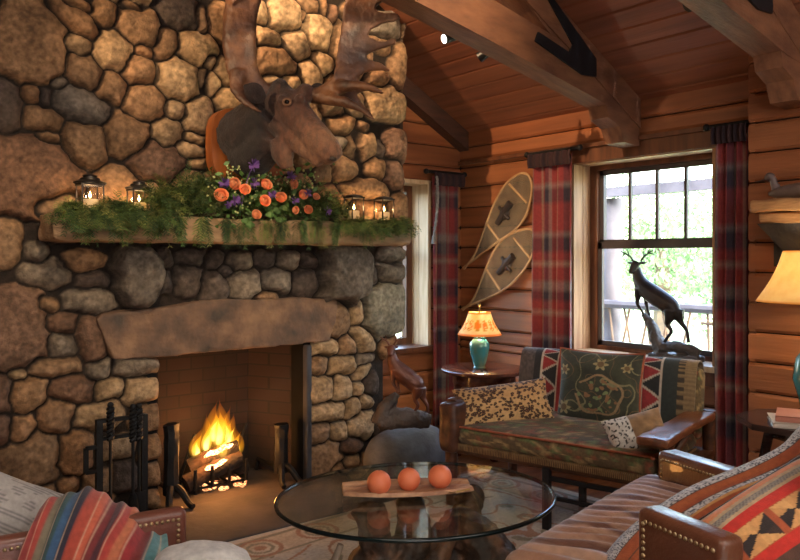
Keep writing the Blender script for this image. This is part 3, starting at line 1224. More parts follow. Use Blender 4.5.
# logs and grate
for k, (a, b, r, ya, yb, lab) in enumerate([((186, 488), (241, 458), .050, 4.22, 4.20, 'lower charred log lying across the front of the burning fire'),
                                             ((190, 468), (238, 447), .052, 4.32, 4.26, 'upper charred log with a glowing top in the fire'),
                                             ((202, 480), (246, 470), .042, 4.34, 4.36, 'dark log at the back under the flames')]):
    A, B = onY(a[0], a[1], ya), onY(b[0], b[1], yb)
    A.z = max(A.z, r+.03)
    B.z = max(B.z, r+.03)
    lg = thing('burning_log', (A+B)/2, lab, 'log', group='logs on the fire')
    m2 = MB().tube([A, (A+B)/2+Vector((0, 0, .008)), B], [r, r*1.05, r*.9], 12, n=16).displace(.012, 14, k)
    m2.build('bark', M_log, lg)
    if k < 2:
        m3 = MB()
        d = (B-A)
        s0, s1 = ((.30, .72), (.25, .86))[k]
        upv = Vector((0, -.45, .78))*r
        m3.tube([A+d*(s0+(s1-s0)*i/6)+upv+Vector((0, 0, .004*math.sin(i*2))) for i in range(7)],
                [r*.25, r*.5, r*.55, r*.5, r*.55, r*.45, r*.2], 10, n=20, flat=.6).displace(.01, 20)
        m3.build('ember', M_ember, lg)
gr = thing('fire_grate', onY(218, 492, 4.22), 'black iron log grate with upright bars under the fire', 'grate')
mb = MB()
for (x, yt, yb_) in ((195, 436, 486), (212, 432, 480), (229, 429, 476), (246, 425, 472)):
    A, B = onY(x, yt, 4.17), onY(x, yb_, 4.17)
    A.y = B.y = 4.165
    A.z, B.z = onY(x, yt+34, 4.165).z, .05
    K = onY(x, yt-2, 4.40)
    bar = MB().tube([A, Vector((A.x, 4.165, .06)), Vector((A.x, 4.40, .06)), K], .011, 6).build('grate_bar', M_iron, gr)
for yy in (4.19, 4.42):
    a, b = onY(192, 486, 4.17), onY(249, 478, 4.17)
    mb = MB()
    mb.tube([(a.x, yy, .05), (b.x, yy, .05)], .009, 6)
    for x in (a.x+.03, b.x-.03):
        mb.tube([(x, yy, .055), (x, yy, .0)], .009, 6)
    mb.build('grate_rail', M_iron, gr)
# burning coals under the grate
mb = MB()
for k in range(26):
    mb.ball((rnd.uniform(1.88, 2.16), rnd.uniform(4.14, 4.4), rnd.uniform(.015, .035)), rnd.uniform(.012, .024), 7, 5, sz=.7)
M_coal = M_ember.copy()
M_coal.name = 'dull_coal'
for nd in M_coal.node_tree.nodes:
    if nd.type == 'MAP_RANGE':
        nd.inputs[4].default_value = 3.5
tag(mb.build('ember_bed', M_coal, None, 60), 'bed of glowing coals under the log grate', 'embers', kind='stuff')
# andirons
for k, (px, lab) in enumerate(((171, 'tall dark andiron at the left of the fire'), (281, 'tall dark andiron at the right of the fire'))):
    c = onY(px, 470, 4.10)
    x = c.x
    a = thing('andiron', (x, 4.10, .02), lab, 'andiron', group=None)
    top = onY(px, 424, 4.10).z
    m2 = MB()
    m2.tube([(x, 4.10, .08), (x, 4.10, .25), (x+.004, 4.10, top-.05), (x, 4.10, top)], [.046, .042, .044, .046], 8, n=14).displace(.006, 20)
    m2.build('post', M_iron, a)
    for s in (-1, 1):
        MB().tube([(x, 4.10, .13), (x+s*.03, 4.04, .11), (x+s*.055, 3.99, .05), (x+s*.065, 3.95, .035)], [.024, .02, .018, .016], 8, n=12).build('foot', M_iron, a)
    MB().tube([(x, 4.12, .10), (x, 4.40, .10), (x, 4.42, .03)], .014, 6).build('log_bar', M_iron, a)

# fire tools on a rectangular iron stand
TY = 3.83
st = thing('fire_tool_stand', onY(121, 530, TY), 'black iron fire tool stand with square uprights left of the fire', 'tool stand')
xl, xr = onY(99, 460, TY).x, onY(144, 460, TY).x
zt, zb = onY(120, 417, TY).z, onY(120, 436, TY).z
st.location = ((xl+xr)/2, TY, 0)
for x in (xl, xr):
    m2 = MB()
    m2.box((x, TY, zt/2), (.030, .030, zt))
    m2.build('upright', M_iron, st, 0)
m2 = MB()
m2.box(((xl+xr)/2, TY, zt-.008), (xr-xl, .028, .018))
m2.box(((xl+xr)/2, TY, zb), (xr-xl, .028, .018))
m2.build('top_rail', M_iron, st, 0)
xs2 = onY(86, 470, TY).x
z0, z1 = onY(90, 472, TY).z, onY(90, 448, TY).z
m2 = MB()
for z in (z0, z1):
    m2.box(((xs2+xl)/2, TY, z), (xl-xs2, .02, .018))
m2.box((xs2, TY, (z0+z1)/2), (.02, .02, z1-z0))
m2.build('side_bracket', M_iron, st, 0)
m2 = MB()
m2.box(((xl+xr)/2, TY, .015), (xr-xl+.1, .22, .03), bevel=.008)
m2.build('base', M_iron, st, 30)


def twisted_handle(x, z0, z1, y):
    m = MB()
    n = 30
    for ph in (0, PI):
        m.tube([(x+.011*math.cos(i*.9+ph), y+.011*math.sin(i*.9+ph), z0+(z1-z0)*i/(n-1)) for i in range(n)], .010, 6)
    m.ball((x, y, z1+.012), .016, 10, 7)
    return m


def tool(name, px, ptop, label, cat):
    y = TY-.035
    c = onY(px, 470, y)
    x = c.x
    zt_ = onY(px, ptop, y).z
    t = thing(name, (x, y, .06), label, cat, group=None)
    twisted_handle(x, zt_-.17, zt_-.012, y).build('handle', M_iron, t)
    MB().tube([(x, y, .22), (x, y, zt_-.17)], .008, 6).build('shaft', M_iron, t)
    return t, x, y


t, x, y = tool('fire_poker', 110.5, 405, 'iron fire poker with twisted handle, leftmost tool on the stand', 'poker')
MB().tube([(x, y, .22), (x, y, .08), (x, y-.02, .05)], [.008, .007, .003], 6, n=8).tube([(x, y, .12), (x+.03, y, .1), (x+.035, y, .14)], [.006, .006, .003], 6, n=8).build('point', M_iron, t)
t, x, y = tool('hearth_brush', 133, 407, 'hearth brush with twisted handle between the poker and shovel on the stand', 'brush')
MB().lathe([(.012, .22), (.022, .2), (.03, .12), (.034, .04), (.02, .035)], (x, y, 0), 14).build('bristles', M_soot, t)
t, x, y = tool('ash_shovel', 139, 406, 'iron ash shovel with twisted handle, rightmost tool on the stand', 'shovel')
MB().grid(lambda u, v: Vector((x+(u-.5)*.085, y+.02-.02*math.cos((u-.5)*2.6), .06+v*.16)), 9, 7, th=.004).build('blade', M_iron, t)

# ================================================================== MOOSE HEAD
M_fur = mat('moose_fur', G(.65), G(1.25), 40, .75, .6, 160, attr=True, stretch=(1, 1, .6), sheen=.15)
M_antl = mat('antler_horn', C(136, 92, 60), C(62, 42, 32), 8, .45, .7, 40, c3=C(98, 64, 44), lo=.3, hi=.7)
M_shield = mat('shield_wood', C(170, 96, 46), C(140, 76, 36), 4, .35, .1, stretch=(5, 5, .8))
UP_ = Vector((0, 0, 1))
mo = thing('moose_head', (2.0, 3.98, 1.85), 'mounted moose head with broad palmed antlers on the chimney above the mantel', 'mounted head')
# shield
tl, bl = onY(208, 106, 3.95), onY(208, 170, 3.95)
xm = tl.x
prof = []
wsh = .235
cx = xm+wsh
zt_, zb_ = tl.z, bl.z-.06
for k in range(24):
    a = 2*PI*k/24
    sx_ = math.cos(a)
    sz_ = math.sin(a)
    ex = .55
    prof.append((cx+wsh*math.copysign(abs(sx_)**ex, sx_), 3.90, (zt_+zb_)/2+(zt_-zb_)/2*math.copysign(abs(sz_)**ex, sz_)))
MB().poly(prof, (0, .085, 0)).build('shield', M_shield, mo, 50)
mb = MB()


def ch(pts, n=14, seg=14):
    P = [at(a, b, t) for a, b, t, r in pts]
    mb.tube(P, [r for *_, r in pts], seg, n=n)


ch([(241, 138, 4.24, .150), (248, 132, 4.16, .150), (259, 122, 4.09, .130), (272, 112, 4.03, .105)])
ch([(246, 160, 4.20, .13), (258, 150, 4.12, .12), (272, 132, 4.03, .095)])
ch([(272, 101, 4.02, .085), (286, 104, 3.99, .093), (297, 115, 3.95, .085), (310, 130, 3.90, .075), (322, 144, 3.87, .078), (331, 154, 3.86, .068), (336, 160, 3.86, .045)])
ch([(280, 122, 4.0, .08), (296, 138, 3.95, .062), (311, 152, 3.90, .05), (322, 163, 3.88, .036)])
ch([(281, 140, 3.98, .06), (283, 155, 3.97, .058), (288, 168, 3.97, .03)])
for px, py, t, r in ((280, 88, 3.98, .05), (305, 94, 3.97, .055)):
    mb.ball(at(px, py, t), r, 12, 8)
for px, py, t in ((283, 100, 3.90), (300, 99, 3.88)):
    mb.ball(at(px, py, t), .03, 10, 6)
body = mb.build('head', M_fur, mo)
remesh(body, .010, 3)
rough(body, .004, 30, .003, 90)
pe, pn = at(286, 104, 3.99), at(336, 158, 3.86)
dirn = (pn-pe)


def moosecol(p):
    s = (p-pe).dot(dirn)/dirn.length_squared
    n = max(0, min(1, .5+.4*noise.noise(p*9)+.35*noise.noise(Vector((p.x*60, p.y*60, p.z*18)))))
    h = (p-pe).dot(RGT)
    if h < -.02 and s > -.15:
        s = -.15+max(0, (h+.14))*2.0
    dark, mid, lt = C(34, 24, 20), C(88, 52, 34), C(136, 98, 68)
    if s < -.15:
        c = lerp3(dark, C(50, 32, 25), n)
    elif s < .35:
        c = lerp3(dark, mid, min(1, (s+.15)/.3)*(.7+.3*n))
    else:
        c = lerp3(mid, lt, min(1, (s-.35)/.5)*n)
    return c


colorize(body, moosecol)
for (px, py, t, d) in ((264, 99, 3.90, (-.13, -.03, .045)), (309, 96, 3.98, (.1, -.02, .05))):
    A = at(px, py, t)
    B = A+Vector(d)
    mb = MB()
    mb.tube([A, A+(B-A)*.35, A+(B-A)*.7, B], [.025, .05, .042, .006], 12, n=12, flat=.35, up=(0, 1, .3))
    e = mb.build('ear', M_fur, mo)  # set low beside the antler
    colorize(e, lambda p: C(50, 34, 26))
M_eye = mat('dark_eye', C(20, 12, 8), None, 5, .08)
MB().ball(at(287, 102, 3.876), .013, 12, 8).build('eye', M_eye, mo)
M_lid = mat('tan_eyelid', C(136, 98, 70), C(112, 78, 54), 20, .7)
ec = at(287, 102, 3.872)
MB().tube([ec+RGT*.020*math.cos(a)+UP_*.016*math.sin(a) for a in [2*PI*k/18 for k in range(19)]], .006, 8).build('eyelid', M_lid, mo)
M_nost = mat('nostril', C(36, 24, 20), None, 5, .5)
MB().ball(at(333, 159, 3.805), .016, 10, 7, sx=1.3, sz=.8).build('nostril', M_nost, mo)
# left antler: rising band with a drooping brow tine
mb = MB()
mb.tube([at(272, 93, 4.0), at(258, 88, 3.99), at(245, 74, 3.97), (at(239, 48, 3.96)), at(240, 20, 3.97), at(246, -18, 3.98)],
        [.035, .055, .082, .088, .090, .10], 14, n=24, flat=.38, up=tuple(FWD))
mb.tube([at(238, 72, 3.95), at(236, 86, 3.92), at(245, 101, 3.88), at(262, 112, 3.84)], [.05, .036, .026, .007], 10, n=16, flat=.6, up=tuple(FWD))
mb.tube([at(240, 5, 3.97), at(228, -14, 3.98), at(222, -40, 4.0)], [.07, .035, .01], 10, n=10)
mb.displace(.008, 10)
an = mb.build('antler', M_antl, mo)
remesh(an, .010, 2)
rough(an, .006, 16, .003, 60)
# right antler: broad palm with tines
pal = [(316, 99), (326, 95), (333, 82), (336, 58), (340, 34), (343, 12), (346, -6), (372, -12), (392, -14), (386, -2), (374, 6), (378, 11), (398, 13), (401, 18),
       (382, 22), (370, 28), (367, 36), (380, 42), (397, 38), (395, 44), (376, 50), (367, 54), (366, 58), (380, 62), (391, 70), (376, 68), (361, 73),
       (357, 80), (368, 84), (384, 93), (366, 90), (356, 93), (362, 103), (375, 120), (358, 110), (342, 101), (330, 102), (322, 104)]


def tdep(x, y):
    s = max(0, min(1.3, (100-y)/100))
    return 3.93-.10*math.sin(s*2.2)-.05*((x-365)/40)**2+.06


bm = bmesh.new()
vs = [bm.verts.new((x, y, 0)) for x, y in pal]
bm.faces.new(vs)
bmesh.ops.triangulate(bm, faces=bm.faces[:])
for _ in range(5):
    big = [ed for ed in bm.edges if ed.calc_length() > 5]
    bmesh.ops.subdivide_edges(bm, edges=big, cuts=1)
    bmesh.ops.triangulate(bm, faces=bm.faces[:])
bm.verts.index_update()
fv = [at(v.co.x, v.co.y, tdep(v.co.x, v.co.y)) for v in bm.verts]
bv = [p+FWD*.030+Vector((0, 0, 0)) for p in fv]
m_ = len(fv)
fs = [tuple(v.index for v in f.verts) for f in bm.faces]
bd = [(e.verts[0].index, e.verts[1].index) for e in bm.edges if e.is_boundary]
bm.free()
mb = MB()
mb.add(fv+bv, fs+[tuple(i+m_ for i in reversed(f)) for f in fs]+[(a, b, b+m_, a+m_) for a, b in bd])
mb.tube([at(300, 92, 3.98), at(314, 96, 3.98), at(326, 93, 3.97), at(338, 80, 3.95)], [.03, .042, .05, .03], 12, n=12)
mb.tube([at(320, 97, 3.96), at(340, 101, 3.88), at(358, 108, 3.84), at(374, 119, 3.82)], [.04, .03, .02, .006], 10, n=14)
mb.tube([at(334, 88, 3.96), at(350, 86, 3.88), at(368, 87, 3.84), at(384, 93, 3.82)], [.045, .03, .02, .006], 10, n=14)
an = mb.build('antler', M_antl, mo)
remesh(an, .009, 4)
rough(an, .005, 18, .002, 60)

# ================================================================== MANTEL: garland, flowers, lanterns
M_fern = mat('cedar_frond', G(.7), G(1.25), 9, .7, attr=True, transl=.15)
GRN = [C(62, 84, 36), C(80, 100, 42), C(48, 70, 34), C(100, 114, 54), C(66, 90, 46), C(118, 118, 62)]


def spray(mb, p, d, L, droop, rnd, wid=.028, cols=GRN, nleaf=11):
    d = Vector(d).normalized()
    c = rnd.choice(cols)
    f = rnd.uniform(.7, 1.3)
    c = tuple(q*f for q in c[:3])+(1,)
    P = Vector(p)
    n = nleaf
    prev = P.copy()
    for i in range(n):
        s = (i+1)/n
        dd = (d+Vector((0, 0, -droop*s*s))).normalized()
        q = prev+dd*L/n
        side = dd.cross(Vector((0, 0, 1)))
        if side.length < .1:
            side = Vector((1, 0, 0))
        side.normalize()
        side = (Quaternion(dd, rnd.uniform(-.7, .7)) @ side)
        wv = wid*(1-.65*s)+.006
        mb.add([prev+side*.0012, prev-side*.0012, q], [(0, 1, 2)], c)
        for sg in (1, -1):
            tip = prev+side*sg*wv+dd*wv*.9
            nn = dd*.0035
            mid = prev+(tip-prev)*.5+nn
            mid2 = prev+(tip-prev)*.5-nn
            mb.add([prev, mid, tip, mid2], [(0, 1, 2, 3)], c)
        prev = q


rnd = random.Random(31)
cg = thing('cedar_garland', ((MX0+MX1)/2, 3.84, MZ1), 'green cedar garland trailing along the mantel and hanging over its front edge', 'garland')
mb = MB()


def gz(px):
    """height of the greenery above the shelf (metres) by column"""
    pts = [(60, .02), (100, .03), (150, .07), (170, .20), (195, .34), (225, .34), (270, .28), (320, .24), (343, .08), (380, .02), (405, .015)]
    for (a, ha), (b, hb) in zip(pts, pts[1:]):
        if a <= px <= b:
            return ha+(hb-ha)*(px-a)/(b-a)
    return .02


for k in range(2100):
    px = rnd.uniform(66, 402)
    h = gz(px)
    if rnd.random() < .35 and px > 340:
        continue
    inl = any(abs(px-q) < 15 for q in (90, 139, 354, 384))
    yb = rnd.uniform(3.735, 3.80) if px < 160 or px > 345 else rnd.uniform(3.735, 3.93)
    if 212 < px < 322 and rnd.random() < .8:
        yb = rnd.uniform(3.80, 3.95)
    X = onY(px, 220, yb).x
    z = MZ1+.02+rnd.uniform(0, 1)*h*.55
    if inl:
        z, yb, h = MZ1-.005, rnd.uniform(3.725, 3.745), 0
    if inl or rnd.random() < .42:
        d = (rnd.uniform(-.8, .8), rnd.uniform(-.9, -.2), rnd.uniform(-.1, .4))
        L = rnd.uniform(.10, .19)
        dr = rnd.uniform(1.2, 2.6)
        if yb > 3.78:
            L *= .8
    else:
        d = (rnd.uniform(-1, 1), rnd.uniform(-.6, .1), rnd.uniform(-.05, .9) if h > .06 else rnd.uniform(-.1, .25))
        L = rnd.uniform(.09, .17) if h > .06 else rnd.uniform(.05, .10)
        dr = rnd.uniform(.2, 1.2)
    spray(mb, (X, yb, z), d, L, dr, rnd)
# two long trailing tips
for (px, n_) in ((85, 10), (283, 8), (120, 8), (365, 6), (180, 9), (205, 9), (228, 9), (245, 8), (265, 8), (300, 8), (318, 8), (335, 8), (155, 8)):
    for j in range(n_):
        X = onY(px+rnd.uniform(-5, 5), 225, 3.72).x
        spray(mb, (X, 3.725, MZ1+rnd.uniform(-.02, .01)), (rnd.uniform(-.3, .3), -.25, -.6), rnd.uniform(.10, .17), 1.5, rnd)
mb.build('fronds', M_fern, cg, 0)
mb = MB()
mb.tube([onY(70, 212, 3.80)+Vector((0, 0, .0)), onY(150, 213, 3.79), onY(250, 216, 3.82), onY(400, 222, 3.79)], .009, 6, n=30)
M_stem = mat('brown_stem', C(82, 58, 36), C(60, 44, 28), 8, .8)
mb.build('stem', M_stem, cg)

fa_ = thing('flower_arrangement', (onY(268, 215, 3.80).x, 3.82, MZ1), 'arrangement of orange roses, purple flowers and leaves below the moose head', 'flowers')
M_rose = mat('rose_petal', C(252, 184, 134), C(244, 156, 106), 14, .6, transl=.1, attr=True)
M_purp = mat('purple_petal', C(138, 96, 164), C(104, 70, 136), 14, .6, transl=.1)
M_cream = mat('cream_bud', C(190, 190, 130), C(150, 160, 96), 14, .7)
M_gleaf = mat('green_leaf', C(92, 124, 54), C(66, 96, 40), 9, .55, transl=.15)


def rose(c, r, nrm, rnd):
    nrm = Vector(nrm).normalized()
    q = nrm.to_track_quat('Z', 'Y')
    m = MB()
    f = rnd.uniform(.85, 1.1)
    for ring, (n, rr, op, hh) in enumerate(((3, .26, .0, .70), (4, .50, .12, .66), (5, .76, .32, .56), (6, 1.0, .62, .44))):
        for k in range(n):
            a0 = 2*PI*k/n+ring*.7
            wd = 2*PI/n*.72

            def fn(u, v, a0=a0, wd=wd, rr=rr, op=op, hh=hh):
                a = a0+(u-.5)*2*wd
                edge = 1-abs(u-.5)**2*1.2
                rad = r*rr*((.95-.35*v)*(1-op)+(.40+.62*v**.8)*op)
                z = r*hh*(v*1.5*edge-.5)*(1-.25*op*v)
                return Vector(c)+q @ Vector((rad*math.cos(a), rad*math.sin(a), z))
            g = f*(.80+.09*ring)
            m.grid(fn, 6, 5, col=lambda u, v, g=g: (g, g*(.9+.12*v), g*(.85+.2*v), 1))
    m.ball(Vector(c)-nrm*r*.02, r*.50, 12, 8, col=(.92, .86, .80, 1))
    m.ball(Vector(c)+nrm*r*.30, r*.26, 10, 6, col=(.80, .66, .55, 1))
    return m


RO = [(221, 196, 8.2), (234, 184, 7.2), (245, 190, 6.5), (266, 185, 7), (264.5, 201, 6.8), (281, 198, 6.8), (256, 215, 6), (293, 184, 6), (303, 195, 6), (316, 197, 4.8), (308, 210, 5.6), (295, 210, 4.8)]
for px, py, r in RO:
    Y = 3.665+.0006*abs(px-265)+(.03 if py < 190 else 0)
    c = onY(px, py, Y)
    rose(c, r*.0056, (rnd.uniform(-.5, .3), -1, rnd.uniform(-.1, .6)), rnd).build('rose', M_rose, fa_)
for px, py, r in ((253, 165, 7), (224, 183, 6), (235, 200, 6), (254, 183, 6), (291, 176, 6), (272, 194, 5), (308, 193, 5), (295, 200, 5), (327, 211, 5.5), (228, 205, 4)):
    c = onY(px, py, 3.675+(.02 if py < 185 else 0)-(.09 if py < 170 else 0))
    m = MB()
    if py < 170:
        m.tube([(c.x, 3.76, MZ1+.02), (c.x, 3.68, c.z-.09), c], .0025, 5, n=8)
    for k in range(22):
        a, b_ = rnd.uniform(0, 6.28), rnd.uniform(-.4, 1.2)
        d = Vector((math.cos(a)*math.cos(b_), -abs(math.sin(b_)), math.sin(a)*math.cos(b_)))
        s = d.orthogonal().normalized()
        R_ = r*.0058
        m.add([c, c+d*R_*.6+s*R_*.3, c+d*R_, c+d*R_*.6-s*R_*.3], [(0, 1, 2, 3)])
    m.build('purple_flower', M_purp, fa_, 0)
m = MB()
for k in range(240):
    px, py = rnd.gauss(262, 34), rnd.gauss(186, 15)
    if not (205 < px < 322 and 165 < py < 222):
        continue
    c = onY(px, py, 3.70+rnd.uniform(0, .05))
    m.ball(c, rnd.uniform(.004, .008), 6, 4)
tag(m.build('bud_spray', M_cream, fa_), kind='stuff')
m = MB()
for k in range(330):
    px, py = rnd.gauss(262, 38), rnd.gauss(194, 18)
    if not (200 < px < 335 and 160 < py < 232):
        continue
    c = onY(px, py, 3.71+rnd.uniform(0, .06))
    d = Vector((rnd.uniform(-1, 1), rnd.uniform(-1, -.1), rnd.uniform(-.7, .8))).normalized()
    s = d.cross(Vector((0, -1, .3)))
    if s.length < .1:
        continue
    s.normalize()
    l = rnd.uniform(.025, .05)
    w_ = l*.32
    m.add([c, c+d*l*.5+s*w_, c+d*l, c+d*l*.5-s*w_], [(0, 1, 2, 3)])
for (px, py) in ((277, 208), (270, 212), (284, 205), (280, 217), (250, 222), (246, 218)):
    c = onY(px, py, 3.70)
    m.grid(lambda u, v: c+Vector(((u-.5)*.06*math.sin(PI*(.12+v*.86)), -.01*math.sin(u*PI), -.035*v+.0)), 5, 6)
m.build('leaves', M_gleaf, fa_, 0)

# lanterns with candles
M_lblk = mat('lantern_metal', C(62, 56, 52), C(44, 40, 38), 10, .4, metal=.7)
M_lgl = glass_mat('lantern_glass', (.98, .98, .98, 1), 1.2)
M_wax = mat('candle_wax', C(240, 224, 190), C(232, 212, 172), 4, .5, transl=.35)
M_wick = mat('wick', C(40, 30, 26), None, 4, .9)
M_cfl = emit_mat('candle_flame', (1, .62, .22, 1), 30)


def candle(loc, h, r, label):
    t = thing('pillar_candle', loc, label, 'candle', group='candles in the mantel lanterns')
    x, y, z = loc
    MB().lathe([(r*.96, 0), (r, .004), (r, h-.006), (r*.93, h), (r*.6, h-.004), (0, h-.005)], loc, 20).build('wax', M_wax, t)
    MB().tube([(x, y, z+h-.005), (x, y, z+h+.009)], .0012, 6).build('wick', M_wick, t)
    MB().lathe([(.0005, 0), (.0055, .006), (.0062, .012), (.0035, .022), (.0003, .034)], (x, y, z+h+.006), 10).build('flame', M_cfl, t)
    light('candle_light', 'POINT', (x, y, z+h+.02), 2.2, (1, .6, .26), .012)


def lantern(px, Y, wpx, y0, y1, roof, label):
    c = onY(px, y0, Y)
    t0_ = (c-EYE).dot(FWD)
    sc = t0_/FOC
    W = wpx*sc
    H = (y0-y1)*sc
    z = MZ1+.016
    x = c.x
    ln = thing('candle_lantern', (x, Y, z), label, 'lantern', group='lanterns on the mantel')
    zb = z+.008
    hb = H*(.66 if roof else .84)
    m = MB()
    m.box((x, Y, z+.004), (W, W, .008), bevel=.002)
    m.build('base', M_lblk, ln, 30)
    m = MB()
    for sx in (-1, 1):
        for sy in (-1, 1):
            m.box((x+sx*W*.46, Y+sy*W*.46, zb+hb/2), (.006, .006, hb))
    m.box((x, Y, zb+hb), (W*1.04, W*1.04, .008))
    m.build('frame', M_lblk, ln, 0)
    m = MB()
    g = W*.46
    for (a, b, cx_, cy) in ((W*.9, .002, 0, -g), (W*.9, .002, 0, g), (.002, W*.9, -g, 0), (.002, W*.9, g, 0)):
        m.box((x+cx_, Y+cy, zb+hb/2), (a, b, hb-.004))
    m.build('glass', M_lgl, ln, 0)
    zt = zb+hb+.004
    m = MB()
    if roof:
        m.lathe([(W*.70, 0), (W*.72, .008), (W*.45, H*.10), (W*.42, H*.10+.01), (W*.30, H*.15), (W*.30, H*.21), (W*.36, H*.215), (W*.2, H*.25), (.002, H*.26)], (x, Y, zt), 20)
    else:
        m.lathe([(W*.6, 0), (W*.6, .006), (W*.3, H*.08), (W*.12, H*.1), (.002, H*.11)], (x, Y, zt), 20)
    m.build('cap', M_lblk, ln, 40)
    hh = zt+(H*.26 if roof else H*.11)
    m = MB()
    m.tube([(x+.016*math.cos(a), Y, hh+.012+.014*math.sin(a)) for a in [2*PI*k/14 for k in range(15)]], .0016, 6)
    m.build('ring_handle', M_lblk, ln)
    return x, Y, zb, W, hb


LN = [(90, 3.85, 22, 210, 172, True, 'roofed candle lantern farthest left on the mantel', 'lit cream candle inside the lantern farthest left'),
      (139, 3.86, 19, 210, 177, True, 'roofed candle lantern second from the left on the mantel', 'lit cream candle inside the second lantern from the left'),
      (354, 3.88, 15, 222, 195, False, 'square glass lantern just right of the flowers on the mantel', 'lit candle inside the lantern just right of the flowers'),
      (384, 3.88, 15, 222, 196, False, 'square glass lantern at the right end of the mantel', 'lit candle inside the lantern at the right end of the mantel')]
for a in LN:
    x, Y, zb, W, hb = lantern(*a[:7])
    candle((x, Y, zb+.001), hb*.42, W*.37, a[7])

# ================================================================== STAG STATUES
M_bronze = mat('dark_bronze', C(52, 42, 38), C(34, 28, 28), 7, .45, .3, 40, metal=.35)
M_bronze2 = mat('brown_bronze', C(112, 66, 48), C(74, 46, 36), 7, .42, .4, 30, metal=.3)
M_rockb = mat('statue_rock', C(92, 80, 72), C(54, 48, 46), 9, .6, .9, 40)


def stag(fn, s, name, label, base, m1, m2_, rockfn):
    """fn(px,py,off)->world. s: metres per window-statue pixel."""
    t = thing(name, base, label, 'statue')
    mb = MB()

    def chn(pts, n=12, seg=12):
        mb.tube([fn(a, b, o) for a, b, o, r in pts], [r*s for *_, r in pts], seg, n=n)
    chn([(636.5, 268, 0, 4.2), (637.5, 274, 0, 5.4), (640, 281, 0, 6.8), (645, 288, 0, 8.8), (654, 295, 0, 9.6), (663, 301, 0, 9.4), (671, 307, 0, 9.0), (676, 312, 0, 5.5)], 26, 16)
    chn([(637, 261.5, -1, 3.4), (636.5, 265, -3, 4.6), (635.5, 270, -7, 3.2), (635, 273, -10, 2.2)], 12)
    for o, x0, k in ((-3, 0, 0), (3, 3, 1)):
        chn([(672+x0, 310, o, 7), (671+x0*2.0, 318, o, 5.0), (669+x0*2.8, 324, o, 2.6), (673+x0*3.2, 331, o, 1.9), (669+x0*5, 337, o, 1.6), (666+x0*6.6, 342, o, 1.9)] if k == 0 else
            [(676, 311, o, 7), (678, 318, o, 5.0), (680, 323, o, 2.8), (685, 330, o, 2.0), (686.5, 337, o, 1.6), (687, 343, o, 2.0)], 20)
        chn([(641+x0, 289, o, 5.5), (639+x0*1.8, 299, o, 2.7), (639.5+x0*1.9, 305, o, 1.9), (644+x0, 312, o, 1.5), (645+x0, 316, o, 1.8)], 16)
    for sg, ex in ((-1, 627), (1, 647)):
        mb.tube([fn(637+sg*2, 263, 0), fn((ex+637)/2+sg*.5, 263, 0), fn(ex, 262.5, 0)], [2.0*s, 3.0*s, .7*s], 8, n=8, flat=.55)
    mb.tube([fn(677, 309, 0), fn(681, 313, 0), fn(681.5, 319, 0)], [2.2*s, 1.8*s, .5*s], 8, n=8)
    b = mb.build('body', m1, t)
    remesh(b, .0052*s/.0065, 2)
    mb = MB()
    for sg, pts, tines in ((-1, [(634, 261), (631.5, 257), (627, 254), (621.5, 251)], [((630, 256), (629, 249)), ((626, 253.5), (623.5, 257))]),
                           (1, [(640, 261), (643, 256.5), (647, 253.5), (652, 250)], [((643, 256.5), (642, 249.5)), ((646.5, 254), (648, 248)), ((648, 253), (653, 254.5))])):
        P = [fn(a, b_, sg*2) for a, b_ in pts]
        mb.tube(P, [1.1*s, 1.0*s, .85*s, .4*s], 8, n=12)
        for a, b_ in tines:
            mb.tube([fn(*a, sg*2), fn(*b_, sg*3.5)], [.8*s, .3*s], 6)
    mb.build('antlers', m1, t)
    mb = MB()
    rockfn(mb)
    r = mb.build('rock_base', m2_, t)
    remesh(r, .008*s/.0065, 1)
    rough(r, .006, 30, .004, 70)
    return t


SX = 4.33


def wfn(px, py, off):
    v = onX(px, py, SX)
    v.x += off*.0055
    return v


def wrock(mb):
    z0 = WIN_Z0+.004
    A = wfn(652, 352, 0)
    A.z = z0+.03
    mb.tube([wfn(662, 352, 0), wfn(656, 338, 0), wfn(652, 326, 0), wfn(647, 319, 0), wfn(644, 313, 0)], [.055, .042, .036, .024, .012], 10, n=14)
    mb.tube([wfn(655, 350, 0), wfn(670, 346, 0), wfn(687, 349, 0), wfn(699, 353, 0)], [.04, .034, .034, .02], 10, n=14)
    mb.displace(.016, 18)
    y0_, y1_ = wfn(700, 350, 0).y, wfn(654, 350, 0).y
    mb.rbox((SX, (y0_+y1_)/2, z0+.02), (.14, y1_-y0_, .04), .012, 2)
    mb.v = [(x, y, max(z, z0)) for x, y, z in mb.v]


b0 = wfn(676, 352, 0)
stag(wfn, .0064, 'stag_statue', 'dark bronze stag statue standing on the sill of the bright window', (SX, b0.y, WIN_Z0+.004), M_bronze, M_rockb, wrock)

HT = 4.72


def hfn(px, py, off):
    return at(387+.74*(px-631), 348+.86*(py-264), HT+off*.006)


def hrock(mb):
    mb.tube([at(379, 424, HT), at(384, 412, HT), at(390, 403, HT), at(397, 394, HT)], [.06, .055, .042, .022], 10, n=14)
    mb.tube([at(378, 421, HT), at(398, 418, HT), at(416, 419, HT), at(430, 421, HT)], [.06, .064, .058, .045], 12, n=14)
    mb.displace(.014, 16)


hb_ = at(404, 428, HT)
stag(hfn, .0060, 'stag_statue', 'reddish brown bronze stag statue on the grey boulder right of the fire', (hb_.x, hb_.y, .3), M_bronze2, M_rockb, hrock)

# ================================================================== ROOF TRUSSES, TRACK LIGHTS
M_truss = mat('truss_timber', C(128, 86, 60), C(92, 57, 40), 5, .6, .5, 22, stretch=(1, 5, 3), lo=.3, hi=.7)
M_plate = mat('black_steel_plate', C(34, 36, 42), C(26, 28, 34), 10, .5, metal=.4)


